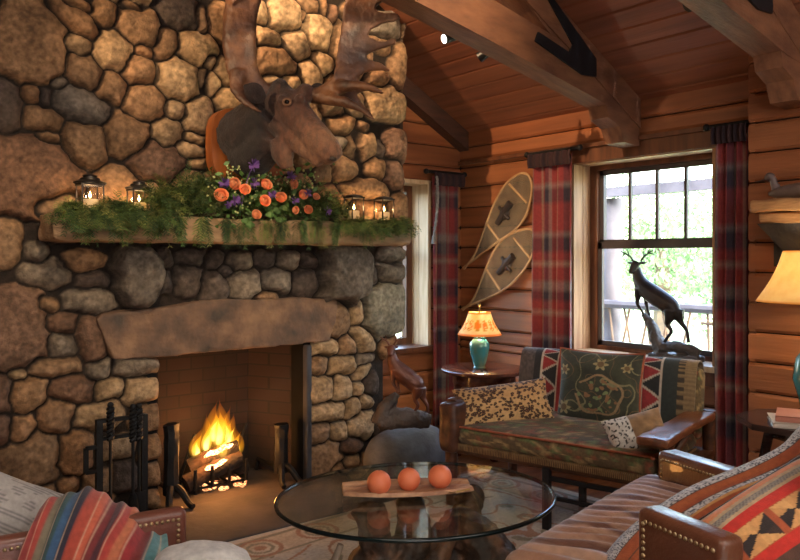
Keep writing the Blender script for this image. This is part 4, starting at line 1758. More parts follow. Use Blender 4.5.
def sbeam(name, Y, w_, pts, dz, m, parent):
    """timber on the plane Y, following underside points (x,z), depth dz measured upward."""
    front = [(x, Y-w_/2, z) for x, z in pts]+[(x, Y-w_/2, z+dz) for x, z in reversed(pts)]
    mb = MB()
    mb.poly(front, (0, w_, 0))
    mb.v = [tuple(Vector(v)+noise.noise_vector(Vector(v)*6)*.004) for v in mb.v]
    return mb.build(name, m, parent, 20)


def truss(Y, xe, ze, label):
    t = thing('roof_truss', (xe, Y, ze), label, 'roof truss')
    # lower tie, from the wall up towards the ridge
    sbeam('tie_beam', Y, .15, [(xe, ze+.05), (xe-.10, ze+.02), (xe-.30, ze+.045), (2.9, ze+(xe-2.9)*.195), (1.6, ze+(xe-1.6)*.195), (.0, ze+xe*.2)], .23, M_truss, t)
    # rafter right under the roof boards
    sbeam('rafter', Y, .16, [(xe, ceil_z(xe)-.19), (3.0, ceil_z(3.0)-.20), (0.02, ceil_z(.02)-.2)], .185, M_truss, t)
    # curved brace
    bp = cr_spline([(3.56, ze+.33), (3.34, ze+.44), (3.12, ze+.64), (2.92, ze+.86)], 10)
    sbeam('curved_brace', Y-.005, .13, [tuple(q) for q in bp], .16, M_truss, t)
    # corbel under the end
    front = [(xe, Y-.07, ze+.08), (xe-.36, Y-.07, ze+.08), (xe-.33, Y-.07, ze-.02), (xe-.22, Y-.07, ze-.065), (xe-.17, Y-.07, ze-.16), (xe, Y-.07, ze-.17)]
    MB().poly(front, (0, .14, 0)).build('corbel', M_truss, t, 20)
    # V-shaped steel plate
    yf = Y-.088
    pl = [onY(*q, 2.87) for q in ((544, 8), (550, 9), (594, 70), (594, 88), (580, 86), (533, 53), (536, 44), (567, 64), (570, 56))]
    c0 = onY(592, 88, 2.87)
    dx_ = xe-4.27
    pp = [Vector((p.x+dx_, yf, p.z+(ze-2.23))) for p in pl]
    MB().poly([tuple(p) for p in pp], (0, .012, 0)).build('steel_plate', M_plate, t, 20)
    return t


truss(2.95, 4.285, 2.30, 'scissor roof truss with steel plate ending above the window')
truss(1.80, 4.11, 2.36, 'roof truss at the upper right corner ending above the log wall')

M_trk = mat('track_black', C(26, 26, 28), C(20, 20, 22), 9, .4)
M_bulb = emit_mat('spot_bulb', (1, .9, .75, 1), 6)


def track_head(px, py, t, d, label, lit):
    c = at(px, py, t)
    o = thing('track_spotlight', c, label, 'spotlight', group=None)
    d = Vector(d).normalized()
    MB().tube([c-d*.05, c+d*.05], [.026, .034], 14).build('housing', M_trk, o)
    MB().tube([c, c+Vector((0, 0, .12))], .008, 8).build('stem', M_trk, o)
    if lit:
        MB().tube([c+d*.046, c+d*.054], [.028, .026], 14).build('lens', M_bulb, o)


track_head(451, 37, 4.55, (-.8, .2, -.3), 'lit black track spotlight under the ceiling behind the nearest tie beam', True)
track_head(486, 53, 4.62, (-.3, .8, -.4), 'unlit black track spotlight peeking below the tie beam', False)
track_head(695, 1, 3.75, (-.7, .3, -.5), 'black track spotlight near the top edge between the two trusses', False)

# ================================================================== CURTAINS
M_cloth = mat('woven_cloth', G(.85), G(1.08), 60, .9, .2, 300, attr=True, sheen=.2)
M_curt = mat('curtain_cloth', G(.88), G(1.06), 60, .9, .15, 250, attr=True, transl=.22)


def plaid(u, z):
    """u metres along the cloth, z metres up"""
    red, nav, gry, tan = C(140, 54, 54), C(52, 44, 58), C(132, 120, 116), C(160, 136, 118)
    c = red
    a = (u % .34)/.34
    b = (z % .36)/.36
    ca_ = nav if a < .3 else (gry if a < .44 else (red if a < .72 else (tan if a < .82 else red)))
    cb_ = nav if b < .28 else (gry if b < .40 else (red if b < .76 else (tan if b < .84 else red)))
    c = lerp3(ca_, cb_, .5)
    return c


def curtain(p0, p1, z0, z1, folds, amp, nrm, label, width, phase=0, pinch=.0, seed=0, dark=.0):
    p0, p1 = Vector(p0), Vector(p1)
    c = (p0+p1)/2
    t = thing('plaid_curtain', (c.x, c.y, z0), label, 'curtain', group=None)
    nrm = Vector(nrm)
    rnd = random.Random(seed)
    jit = [rnd.uniform(-.5, .5) for _ in range(20)]

    def fn(u, v):
        z = z0+(z1-z0)*v
        uu = u+.02*math.sin(u*9+jit[1])
        ph = uu*folds*2*PI+phase+.5*math.sin(v*2+jit[0])*(1-v)
        a = amp*(.65+.35*math.sin(v*3+jit[2]))*(1.0-.35*v)
        q = p0+(p1-p0)*(.5+(uu-.5)*(1-pinch*math.sin(PI*min(1, (1-v)*1.2))))
        return Vector((q.x, q.y, z))+nrm*a*(math.sin(ph)+.35*math.sin(ph*2+jit[3]))
    mb = MB()
    mb.grid(fn, int(folds*16)+1, 60, col=lambda u, v: plaid(u*width+seed*.11, z0+(z1-z0)*v), th=.004)
    mb.build('drape', M_curt, t, 60)
    # gathered dark heading
    mb = MB()
    mb.grid(lambda u, v: p0+(p1-p0)*(u*1.08-.04)+nrm*(amp*.55+.020+.014*math.sin(u*folds*4*PI)+.01*math.sin(v*PI))+Vector((0, 0, z1-.075+.10*v-p0.z)), int(folds*20), 8,
            col=lambda u, v: lerp3(C(46, 32, 38), C(70, 44, 44), .5+.5*math.sin(u*60)), th=.006)
    mb.build('heading', M_curt, t, 60)
    d = (p1-p0).normalized()
    mb = MB()
    A, B = p0-d*.06+nrm*.0, p1+d*.06+nrm*.0
    A.z = B.z = z1+.035
    mb.tube([A-nrm*.005, B-nrm*.005], .014, 10)
    mb.ball(A, .022, 10, 8)
    mb.ball(B, .022, 10, 8)
    mb.build('rod', M_iron, t)
    return t


CXP = WX-.075
cr_l = onX(533, 200, CXP)
cr_r = onX(573, 200, CXP)
curtain((CXP, cr_l.y, 0), (CXP, cr_r.y, 0), .06, 2.13, 3.2, .034, (-1, 0, 0), 'red plaid curtain at the left of the bright window beside the snowshoes', .75, seed=1)
a, b = onX(716, 200, CXP-.03), onX(748.5, 200, CXP-.03)
curtain((CXP-.03, a.y, 0), (CXP-.03, b.y, 0), .06, 2.135, 3.1, .034, (-1, 0, 0), 'red and navy plaid curtain at the right of the bright window', .6, seed=4)
CYP = BY-.07
a, b = onY(432, 250, CYP), onY(459, 250, CYP)
lc = curtain((a.x, CYP, 0), (b.x, CYP, 0), .06, 2.05, 2.6, .034, (0, -1, 0), 'dim red plaid curtain in the corner between the chimney and the table lamp', .6, seed=2)
M_cord = mat('grey_cord', C(150, 146, 142), C(110, 104, 102), 20, .8)
mb = MB()
p0 = onY(437, 176, CYP-.06)
p1 = onY(434, 236, CYP-.06)
for ph in (0, 2, 4):
    mb.tube([p0+(p1-p0)*(i/39)+Vector((.007*math.cos(i*.7+ph)+.02*math.sin(i/39*PI), .007*math.sin(i*.7+ph), 0)) for i in range(40)], .005, 5)
mb.tube([p1, p1-Vector((0, 0, .06))], [.014, .02], 8)
tag(mb.build('tieback_cord', M_cord, lc), 'twisted grey cord with tassel')

# ================================================================== SNOWSHOES
M_ash = mat('bent_ash', C(196, 158, 112), C(164, 122, 80), 6, .5, .1)
M_web = mat('rawhide_web', C(140, 122, 96), C(108, 92, 72), 10, .6)
M_leath = mat('dark_leather', C(64, 48, 40), C(44, 34, 30), 8, .5, .2)


def snowshoe(outline, tail, bars, off, label):
    X = WX-.03-off
    P = [onX(x, y, X) for x, y in outline]
    T = onX(*tail, X)
    c = sum(P, Vector())/len(P)
    t = thing('snowshoe', (X, c.y, min(p.z for p in P+[T])), label, 'snowshoe', group=None)
    loop = [T]+P+[T+Vector((0, .012, .008))]
    MB().tube(loop, .0095, 8, n=70).build('frame', M_ash, t)
    for (a, b) in bars:
        MB().tube([onX(*a, X), onX(*b, X)], .010, 8).build('crossbar', M_ash, t)
    # webbing clipped by the outline
    poly = [(p[1], p[2]) for p in cr_spline([tuple(q) for q in loop], 80)]
    poly = [(q[0], q[1]) for q in poly]

    def clip(o, d):
        hits = []
        for i in range(len(poly)):
            (x1, y1), (x2, y2) = poly[i], poly[(i+1) % len(poly)]
            ex, ey = x2-x1, y2-y1
            den = d[0]*ey-d[1]*ex
            if abs(den) < 1e-9:
                continue
            s = ((x1-o[0])*ey-(y1-o[1])*ex)/den
            q = ((x1-o[0])*d[1]-(y1-o[1])*d[0])/den
            if 0 <= q < 1:
                hits.append(s)
        hits.sort()
        return hits
    mb = MB()
    cy, cz = c.y, c.z
    for ang in (20, 80, 140):
        d = (math.cos(math.radians(ang)), math.sin(math.radians(ang)))
        nn = (-d[1], d[0])
        for k in range(-34, 35):
            o = (cy+nn[0]*k*.0165, cz+nn[1]*k*.0165)
            h = clip(o, d)
            for j in range(0, len(h)-1, 2):
                if h[j+1]-h[j] > .01:
                    mb.tube([(X, o[0]+d[0]*h[j], o[1]+d[1]*h[j]), (X, o[0]+d[0]*h[j+1], o[1]+d[1]*h[j+1])], .0028, 4, cap=False)
    mb.build('webbing', M_web, t)
    bb = [(onX(*a, X)+onX(*b, X))/2 for a, b in bars]
    m = bb[0]*.5+bb[1]*.5
    ax = (bb[0]-bb[1]).normalized()
    sd = Vector((1, 0, 0)).cross(ax).normalized()
    mb = MB()
    mb.ball(m+Vector((-.012, 0, 0)), .05, 12, 8, sx=.3)
    mb.tube([m-ax*.11-Vector((.012, 0, 0)), m+ax*.1-Vector((.014, 0, 0))], [.022, .03], 8)
    mb.tube([m-sd*.07-Vector((.012, 0, 0)), m-Vector((.02, 0, 0)), m+sd*.07-Vector((.012, 0, 0))], .014, 8)
    mb.build('binding', M_leath, t)
    return t


snowshoe([(476, 252), (487, 222), (496, 200), (506, 184), (519, 174), (528, 175), (532, 186), (530, 202), (525, 217), (515, 230), (496, 243)], (464, 269),
         [((509, 184), (527, 203)), ((487, 224), (499, 240))], .002, 'upper snowshoe with curved ash frame hung on the log wall')
snowshoe([(474, 298), (487, 266), (498, 245), (513, 233), (527, 229), (534, 232), (535, 245), (530, 260), (518, 277), (500, 292)], (463, 310),
         [((514, 238), (530, 258)), ((487, 270), (500, 290))], .024, 'lower snowshoe overlapping the upper one on the log wall')

# ================================================================== CORNER TABLE AND LAMP
M_wood = mat('dark_cherry', C(96, 52, 34), C(66, 34, 24), 4, .25, .05, stretch=(6, 1, 6), coat=.3)
TX, TYY, TZ = 3.83, 3.85, .615
tb = thing('round_side_table', (TX, TYY, 0), 'round dark wooden side table in the corner under the turquoise lamp', 'side table')
MB().lathe([(.29, 0), (.305, .008), (.305, .022), (.295, .03), (0, .03)], (TX, TYY, TZ-.03), 40).build('tabletop', M_wood, tb)
MB().lathe([(.225, 0), (.225, .075), (.2, .075)], (TX, TYY, TZ-.105), 36).build('apron', M_wood, tb)
for k in range(4):
    a = PI/4+k*PI/2+.35
    x, y = TX+.2*math.cos(a), TYY+.2*math.sin(a)
    MB().box((x, y, (TZ-.03)/2), (.045, .045, TZ-.03), Matrix.Rotation(a, 3, 'Z'), bevel=.005).build('leg', M_wood, tb, 30)
MB().lathe([(.2, 0), (.205, .018), (.0, .018)], (TX, TYY, .16), 30).build('shelf', M_wood, tb)
lm = thing('table_lamp', (TX-.035, TYY+.01, TZ), 'lit table lamp with turquoise pottery base on the round corner table', 'lamp')
lx, ly = TX-.035, TYY+.01
M_pot = mat('turquoise_glaze', C(48, 122, 128), C(112, 112, 76), 9, .2, coat=.4, c3=C(70, 112, 100), stretch=(1, 1, .6))
MB().lathe([(.042, 0), (.046, .006), (.040, .014), (.048, .04), (.064, .10), (.072, .15), (.070, .18), (.052, .204), (.040, .21), (.042, .218), (.0, .22)], (lx, ly, TZ), 30).build('base', M_pot, lm, 50)
M_brass = mat('aged_brass', C(150, 116, 60), C(110, 84, 44), 9, .35, metal=.8)
MB().tube([(lx, ly, TZ+.22), (lx, ly, TZ+.27), (lx, ly, TZ+.44)], [.012, .008, .005], 10).ball((lx, ly, TZ+.45), .012, 10, 7).build('stem', M_brass, lm)


def shade_mat(name, c1, c2, est, ecol):
    m = mat(name, c1, c2, 16, .8, transl=.55, lo=.4, hi=.6, attr=True)
    return m


M_shade = shade_mat('painted_shade', C(255, 236, 190), C(250, 218, 160), 0, None)
M_shade2 = shade_mat('parchment_shade', C(250, 230, 180), C(244, 218, 160), 0, None)


def shade(c, r0, r1, h, m, parent, pat=None):
    def fn(u, v):
        a = u*2*PI
        r = r0+(r1-r0)*v+.018*math.sin(PI*v)*(r0/.15)*-.5
        return Vector((c[0]+r*math.cos(a), c[1]+r*math.sin(a), c[2]+h*v))
    mb = MB()
    mb.grid(fn, 61, 22, col=pat, th=.0025)
    return mb.build('lamp_shade', m, parent, 60)


def shpat(u, v):
    a = (u*14) % 1
    d = math.hypot((a-.5)*1.3, (v-.45)*2.2)
    if v < .06 or v > .94:
        return C(240, 176, 116)
    if d < .34 and nz(u*60, v*9, 3) > -.1:
        return C(240, 160, 104)
    if abs(d-.45) < .07:
        return C(206, 180, 96)
    return W1


shade((lx, ly, TZ+.24), .158, .078, .160, M_shade, lm, shpat)
light('lamp_light', 'POINT', (lx, ly, TZ+.33), 11, (1, .88, .62), .03)

# ================================================================== RIGHT TABLE, LAMP, DUCK SHELF
M_dkwood = mat('dark_oak', C(74, 54, 48), C(48, 36, 34), 5, .22, .05, stretch=(5, 1, 5), coat=.3)
RTX, RTY, RTZ = 3.63, 1.575, .65
rt = thing('octagonal_side_table', (RTX, RTY, 0), 'dark octagonal side table at the right edge under the yellow lamp', 'side table')
oc = [(RTX+.28*math.cos(PI/8+k*PI/4), RTY+.28*math.sin(PI/8+k*PI/4), RTZ-.028) for k in range(8)]
MB().poly(oc, (0, 0, .028)).build('tabletop', M_dkwood, rt, 20)
for k in range(4):
    a = k*PI/2+.3
    MB().tube([(RTX+.25*math.cos(a), RTY+.25*math.sin(a), 0), (RTX+.13*math.cos(a), RTY+.13*math.sin(a), RTZ-.028)], [.02, .024], 8).build('leg', M_dkwood, rt)
MB().lathe([(.16, 0), (.16, .05), (0, .05)], (RTX, RTY, RTZ-.078), 8).build('apron', M_dkwood, rt, 20)
# books on it
M_bk = mat('pink_cover', C(190, 130, 110), C(170, 108, 92), 5, .45)
M_bk2 = mat('cream_cover', C(206, 196, 186), C(190, 176, 166), 5, .45)
M_page = mat('paper_edge', C(226, 214, 190), C(206, 192, 166), 30, .8, stretch=(1, 1, 30))


def book(c, s, rz, z, cover, label):
    t = thing('book', (c[0], c[1], z), label, 'book', rz=rz)
    MB().box((0, 0, s[2]/2), (s[0]-.008, s[1]-.008, s[2]-.008)).build('pages', M_page, t, 0, local=True)
    m = MB()
    m.box((0, 0, .002), (s[0], s[1], .004))
    m.box((0, 0, s[2]-.002), (s[0], s[1], .004))
    m.box((-s[0]/2+.002, 0, s[2]/2), (.004, s[1], s[2]))
    m.build('cover', cover, t, 0, local=True)


bc = at(806, 417, 3.32)
book((RTX-.09, RTY-.06), (.24, .30, .022), .55, RTZ+.001, M_bk2, 'pale thin book lying lowest on the octagonal table')
book((RTX-.085, RTY-.07), (.21, .27, .026), .40, RTZ+.0235, M_bk, 'pinkish red book lying on top of the pale book')

rl = thing('table_lamp', (RTX+.12, RTY+.0, RTZ), 'large table lamp with plain yellow shade at the right edge of the photo', 'lamp')
qx, qy = RTX+.15, RTY+.02
rl.location = (qx, qy, RTZ)
MB().lathe([(.075, 0), (.08, .012), (.05, .03), (.06, .08), (.085, .17), (.07, .27), (.03, .33), (.02, .36), (0, .362)], (qx, qy, RTZ), 26).build('base', M_pot, rl, 50)
MB().tube([(qx, qy, RTZ+.36), (qx, qy, RTZ+.80)], .006, 8).ball((qx, qy, RTZ+.81), .014, 10, 7).build('stem', M_brass, rl)
shade((qx, qy, 1.19), .245, .125, .245, M_shade2, rl, lambda u, v: C(236, 190, 130) if (v < .03 or v > .97) else W1)
light('lamp_light', 'POINT', (qx, qy, 1.30), 7, (1, .84, .56), .04)

M_slab = mat('live_edge_slab', C(188, 140, 92), C(140, 98, 62), 5, .6, .7, 26, stretch=(3, 1, 5))
M_barkd = mat('dark_bark', C(62, 56, 54), C(40, 36, 36), 6, .9, .9, 30, stretch=(1, 1, .5))
sh = thing('duck_shelf', (BX-.12, 1.6, 1.45), 'rustic live-edge wall shelf under the duck on the log wall', 'shelf')
mb = MB()
mb.rbox((BX-.125, 1.62, 1.668), (.24, .66, .062), .014, 2, div=14)
mb.displace(.009, 12)
mb.v = [(min(x, BX-.003), y, z) for x, y, z in mb.v]
mb.build('slab', M_slab, sh, 50)
mb = MB()
mb.rbox((BX-.11, 1.61, 1.606), (.21, .60, .055), .012, 2, div=14)
mb.displace(.009, 12, 5)
mb.v = [(min(x, BX-.003), y, z) for x, y, z in mb.v]
mb.build('slab', M_slab, sh, 50)
mb = MB()
mb.poly([(BX-.185, 1.935, 1.578), (BX-.005, 1.935, 1.578), (BX-.005, 1.79, 1.39)], (0, -.01, 0))
wv = [(BX-.20, 1.33, 1.58), (BX-.20, 1.93, 1.58), (BX-.004, 1.93, 1.58), (BX-.004, 1.33, 1.58), (BX-.06, 1.50, 1.33), (BX-.06, 1.76, 1.33), (BX-.004, 1.78, 1.33), (BX-.004, 1.48, 1.33)]
mb = MB().add(wv, [(3, 2, 1, 0), (4, 5, 6, 7), (0, 1, 5, 4), (1, 2, 6, 5), (2, 3, 7, 6), (3, 0, 4, 7)])
mb.build('bark_bracket', M_barkd, sh, 20)
MB().box((BX-.012, 1.61, 1.465), (.02, .63, .22)).build('back_plate', M_barkd, sh, 0)
# duck decoy
M_duck = mat('painted_decoy', C(122, 102, 90), C(92, 76, 68), 6, .3, coat=.2)
M_duckh = mat('decoy_head', C(118, 102, 98), C(90, 76, 74), 6, .3)
dk = thing('duck_decoy', (BX-.13, 1.62, 1.70), 'carved wooden duck decoy sitting on the live-edge shelf', 'decoy')
dx = BX-.13
dy = onX(772, 195, dx).y
z0 = 1.701
mb = MB()
mb.tube([(dx, dy+.012, z0+.035), (dx, dy-.04, z0+.038), (dx, dy-.14, z0+.044), (dx, dy-.24, z0+.042), (dx, dy-.31, z0+.055), (dx, dy-.34, z0+.066)], [.016, .044, .056, .05, .026, .006], 18, n=22, flat=.72, up=(0, 0, 1))
mb.v = [(x, y, max(z, z0)) for x, y, z in mb.v]
mb.build('body', M_duck, dk)
mb = MB()
mb.tube([(dx, dy-.025, z0+.055), (dx, dy-.012, z0+.085), (dx, dy-.006, z0+.108), (dx, dy+.012, z0+.125), (dx, dy+.032, z0+.116)], [.026, .019, .018, .024, .013], 14, n=18)
mb.build('head', M_duckh, dk)
mb = MB()
mb.tube([(dx, dy+.03, z0+.113), (dx, dy+.055, z0+.106), (dx, dy+.085, z0+.104)], [.012, .012, .008], 10, flat=.5, up=(0, 0, 1))
mb.build('bill', M_leath, dk)
dk.location = dk.location  # base on the slab

# ================================================================== LOVESEAT
RZ = math.radians(-75.5)
LSO = Vector((3.371, 2.657, .0125))
lv = thing('loveseat', LSO, 'patterned olive loveseat with wide wooden arms below the window', 'loveseat', rz=RZ)
LM = Matrix.Translation(LSO) @ Matrix.Rotation(RZ, 4, 'Z')


def lw(x, y, z):
    return LM @ Vector((x, y, z))


def tapestry(s, seed):
    """woven leaf and scroll pattern"""
    def f(x, y):
        a = nz(x*s, y*s, seed)
        b = nz(x*s*2.2+5, y*s*2.2, seed+3)
        base = lerp3(C(80, 68, 48), C(102, 84, 58), .5+a)
        if abs(a) < .05:
            return C(150, 128, 88)
        if b > .3:
            return C(128, 74, 52)
        if b < -.32:
            return C(96, 108, 68)
        return base
    return f


tp = tapestry(9, 1)
M_tap = mat('tapestry_cloth', G(.8), G(1.15), 70, .9, .3, 250, attr=True, sheen=.1)
mb = MB()


def seatfn(p, u):
    if u[2] > 0:
        p.z += .03*(max(0, 1-u[0]**4)*max(0, 1-u[1]**4))
    return p


mb.rbox((0, -.03, .400), (1.10, .74, .105), .045, 4, div=36, fn=seatfn)
mb.c = [tp(v[0], v[1]+v[2]*1.3) for v in mb.v]
mb.hascol = True
seat = mb.build('seat_cushion', M_tap, lv, 50, local=True)
M_pip = mat('rust_piping', C(168, 92, 62), C(140, 74, 50), 20, .7)
m = MB()
hx, hy, r = .55, .37, .04
m.tube([(-hx+.01, -.03+.3, .452), (-hx+.01, -.03-hy+r, .452), (-hx+r+.01, -.03-hy+.01, .452), (0, -.03-hy+.008, .455), (hx-r, -.03-hy+.01, .452), (hx-.01, -.03-hy+r, .452), (hx-.01, .27, .452)], .006, 6, n=60)
m.build('piping', M_pip, seat, 60, local=True)
m = MB()
for k in range(110):
    x = -.54+1.08*k/109
    m.tube([(x, -.392, .362), (x+.002, -.397, .325)], [.004, .0025], 5)
for k in range(60):
    y = -.38+.68*k/59
    for sx in (-1, 1):
        m.tube([(sx*.548, y, .362), (sx*.551, y, .325)], [.004, .0025], 5)
M_fringe = mat('bullion_fringe', C(140, 112, 74), C(112, 86, 56), 30, .9)
m.build('fringe', M_fringe, lv, 60, local=True)
m = MB()
for (y) in (-.36, .36):
    m.box((0, y, .325), (1.26, .05, .05), bevel=.008)
for x in (-.60, .60):
    m.box((x, 0, .325), (.06, .76, .05), bevel=.008)
m.box((0, 0, .334), (1.16, .70, .03))
M_lvw = mat('dark_log_wood', C(92, 56, 38), C(58, 36, 28), 5, .4, .3, 20, stretch=(4, 1, 4))
m.build('frame', M_lvw, lv, 30, local=True)
for (x, y, h) in ((-.60, -.36, .52), (.60, -.36, .53), (-.60, .36, .56), (.60, .36, .56)):
    m = MB()
    m.tube([(x, y, 0), (x, y, h*.5), (x, y, h)], [.03, .036, .034], 10, n=10).displace(.006, 12)
    m.build('leg', M_lvw, lv, local=True)
# open black front stretcher frame
m = MB()
m.box((0.0, -.385, .158), (.036, .036, .316))
m.build('middle_leg', M_plate, lv, 0, local=True)
m = MB()
m.box((.30, -.385, .262), (.57, .022, .022))
m.box((.30, -.385, .165), (.57, .018, .018))
m.box((.19, -.375, .21), (.03, .03, .12))
m.build('stretcher', M_plate, lv, 0, local=True)
# arms: left a gnarled rounded arm, right a wide flat plank
m = MB()
m.tube([(-.60, .36, .55), (-.60, .1, .56), (-.60, -.2, .55), (-.60, -.36, .54)], [.04, .045, .052, .055], 14, n=24)
m.rbox((-.59, -.36, .44), (.125, .14, .28), .035, 3, div=8)
m.displace(.010, 11)
tag(m.build('armrest', M_lvw, lv, 60, local=True), 'dark gnarled rounded left arm')
m = MB()
m.rbox((.575, -.09, .545), (.15, .80, .04), .014, 3, div=20)
m.displace(.008, 9)
tag(m.build('armrest', mat('reddish_arm_plank', C(130, 78, 48), C(92, 54, 36), 5, .3, .4, 22, stretch=(6, 1, 6), coat=.2), lv, 50, local=True), 'wide flat reddish right arm')
m = MB()
m.tube([(.60, -.36, .34), (.60, -.30, .42), (.63, -.16, .525)], .018, 8, n=10)
m.build('arm_brace', M_lvw, lv, local=True)
# back panel
m = MB()
tilt = Matrix.Rotation(math.radians(-9), 3, 'X')
m.rbox((.03, .355, .59), (1.08, .13, .40), .05, 4, rot=tilt, div=20)
m.c = [tp(v[0], v[2]) for v in m.v]
m.hascol = True
m.build('backrest', M_tap, lv, 50, local=True)


# kilim throw over the back
def kil(u, v):
    """u metres across the throw from its left end, v metres down from the top"""
    red, blk, wht, gry, tan, cream = C(150, 48, 50), C(40, 40, 42), C(190, 176, 160), C(92, 82, 78), C(140, 118, 86), C(196, 182, 150)
    W_ = 1.06
    if u < .10:
        return lerp3(gry, C(70, 62, 62), .5+nz(u*60, v*60, 1)) 
    if u < .145:
        return blk
    if u < .26 or (W_-.30 < u < W_-.18):
        s = (u-.145)/.115 if u < .26 else (u-(W_-.30))/.12
        if s < .1 or s > .9:
            return wht
        cell = (v % .105)/.105
        tri = abs(cell-.5)*2
        d = tri-(1-s)*.95
        if abs(d) < .09:
            return wht
        return red if d < 0 else blk
    if u < .30:
        return red
    if W_-.18 < u < W_-.095:
        return C(50, 56, 54)
    if u >= W_-.095:
        k = int(v/.016) % 2
        return C(60, 52, 44) if (k and u < W_-.06) else lerp3(tan, C(116, 96, 70), .5+.5*math.sin(v*380))
    if W_-.44 < u <= W_-.30:
        a, b = int((u-(W_-.44))/.047), int(v/.04)
        return (cream, C(110, 50, 58), cream, C(92, 84, 84))[(a*3+b*2+(b//2)) % 4]
    return lerp3(C(98, 88, 70), C(120, 104, 80), .5+nz(u*30, v*30, 7))


kt = thing('kilim_throw', lw(0, .36, .80), 'woven kilim throw with red and black triangles hung over the loveseat back', 'throw', rz=RZ)
path = cr_spline([(.238, .46), (.252, .52), (.272, .65), (.296, .76), (.318, .805), (.355, .818), (.400, .805), (.424, .76), (.425, .65), (.425, .50)], 50)
dist = [0]
for a, b in zip(path, path[1:]):
    dist.append(dist[-1]+float(np.hypot(*(b-a))))
tot = dist[-1]
itop = 22


def thfn(u, v):
    s = v*(len(path)-1)
    j = min(int(s), len(path)-2)
    q = path[j]+(path[j+1]-path[j])*(s-j)
    x = -.505+1.06*u
    w_ = .006*math.sin(u*17+v*4)+.004*math.sin(u*41)
    return Vector((x, q[0]-.006+w_*.5, q[1]+.004*math.sin(u*9)))


m = MB()
m.grid(lambda u, v: lw(*thfn(u, v)), 240, 150, col=lambda u, v: kil(u*1.06, abs(v*tot-.40)), th=-.008)
m.build('cloth', M_cloth, kt, 60)


# pillows ---------------------------------------------------------------
def pillow(name, c, rot, w_, h_, T, col, label, piping=None, m=None, n=56, pinch=.07):
    """c world centre, rot 3x3: local x = width, y = height, z = facing."""
    c = Vector(c)
    t = thing(name, c, label, 'pillow')

    def P(u, v, s):
        a, b = u*2-1, v*2-1
        ee = max(0, (1-abs(a)**2.4)*(1-abs(b)**2.4))**.5
        x = w_/2*a*(1-pinch*(1-b*b)*abs(a)**3)
        y = h_/2*b*(1-pinch*(1-a*a)*abs(b)**3)
        z = s*T/2*ee + .006*nz(a*3+c.x, b*3, s)
        return c+rot @ Vector((x, y, z))
    mb = MB()
    mb.grid(lambda u, v: P(u, v, 1), n, n, col=lambda u, v: col(u, v, 1))
    mb.grid(lambda u, v: P(1-u, v, -1), n, n, col=lambda u, v: col(1-u, v, -1))
    mb.build('cover', m or M_cloth, t, 70)
    if piping:
        rim = [P(i/20, 0, 0) for i in range(21)]+[P(1, i/20, 0) for i in range(1, 21)]+[P(1-i/20, 1, 0) for i in range(1, 21)]+[P(0, 1-i/20, 0) for i in range(1, 21)]
        MB().tube(rim, .007, 6).build('piping', piping, t)
    return t


def basis(x, y):
    x = Vector(x).normalized()
    y = Vector(y)
    y = (y-x*y.dot(x)).normalized()
    z = x.cross(y)
    return Matrix((x, y, z)).transposed()


LX, LY = (LM.to_3x3() @ Vector((1, 0, 0))), (LM.to_3x3() @ Vector((0, 1, 0)))
UP = Vector((0, 0, 1))


def floral(u, v, s):
    a, b = u-.55, v-.42
    base = lerp3(C(70, 72, 56), C(52, 54, 44), .5+nz(u*5, v*5, 2))
    d = math.hypot(a*1.0, b*1.1)
    an = math.atan2(b, a)
    if abs(d-.27-.02*math.sin(an*5)) < .015 and an < 2.6:
        return C(152, 126, 92)
    if d < .25 and nz(u*16, v*16, 5) > .25:
        return C(142, 104, 72)
    if d < .25 and nz(u*14, v*14, 9) > .3:
        return C(120, 136, 92)
    for (fx, fy, r) in ((.55, .83, .09), (.12, .22, .10), (.10, .72, .08), (.85, .8, .07)):
        dd = math.hypot(u-fx, v-fy)
        aa = math.atan2(v-fy, u-fx)
        if dd < r*(.75+.25*math.cos(aa*6)):
            return C(160, 146, 104) if dd > r*.45 else C(110, 88, 60)
    if abs(nz(u*3.4, v*3.4, 14)) < .025:
        return C(128, 124, 92)
    if abs(nz(u*4.4, v*4.4, 24)) < .02:
        return C(112, 92, 66)
    return base


pillow('floral_pillow', lw(.055, .165, .645), basis(LX, UP+LY*.16), .50, .43, .15, floral, 'big dark olive floral pillow in the middle of the loveseat', M_pip, n=150)


rl_ = random.Random(17)
LSP = [(rl_.random()*1.0, rl_.random(), rl_.uniform(.020, .038), rl_.uniform(0, 6)) for _ in range(420)]


def leopard(u, v, s):
    base = lerp3(C(206, 168, 116), C(176, 126, 78), v*.7+.3*nz(u*5, v*5, 1))
    x, y = u*1.0, v
    best = 9
    for (a, b, r, ph) in LSP:
        dx_, dy_ = (x-a)*1.9, y-b
        if abs(dx_) > .12 or abs(dy_) > .12:
            continue
        d = math.hypot(dx_, dy_)/(r*1.7)
        best = min(best, d)
    if best < .55:
        return C(122, 78, 48) if best < .22 else C(38, 28, 24)
    return base


pr = basis(LX*.66+LY*.62+UP*.10, UP*.9+LY*.30-LX*.30)
pillow('leopard_pillow', lw(-.395, -.13, .550), pr, .56, .25, .15, leopard, 'long leopard print pillow against the left arm of the loveseat', n=110)


def spotty(u, v, s):
    if u > .42:
        return lerp3(C(150, 118, 84), C(126, 98, 70), .5+nz(u*8, v*8, 1))
    k = nz(u*26, v*15, 6)
    return C(46, 44, 44) if k > .22 else C(206, 202, 194)


pillow('spotted_pillow', lw(.415, -.235, .515), basis(LX*.70+LY*.50+UP*.22, UP*.85-LX*.30+LY*.35), .30, .21, .14, spotty, 'pale pillow with black spots against the right arm of the loveseat', n=70)

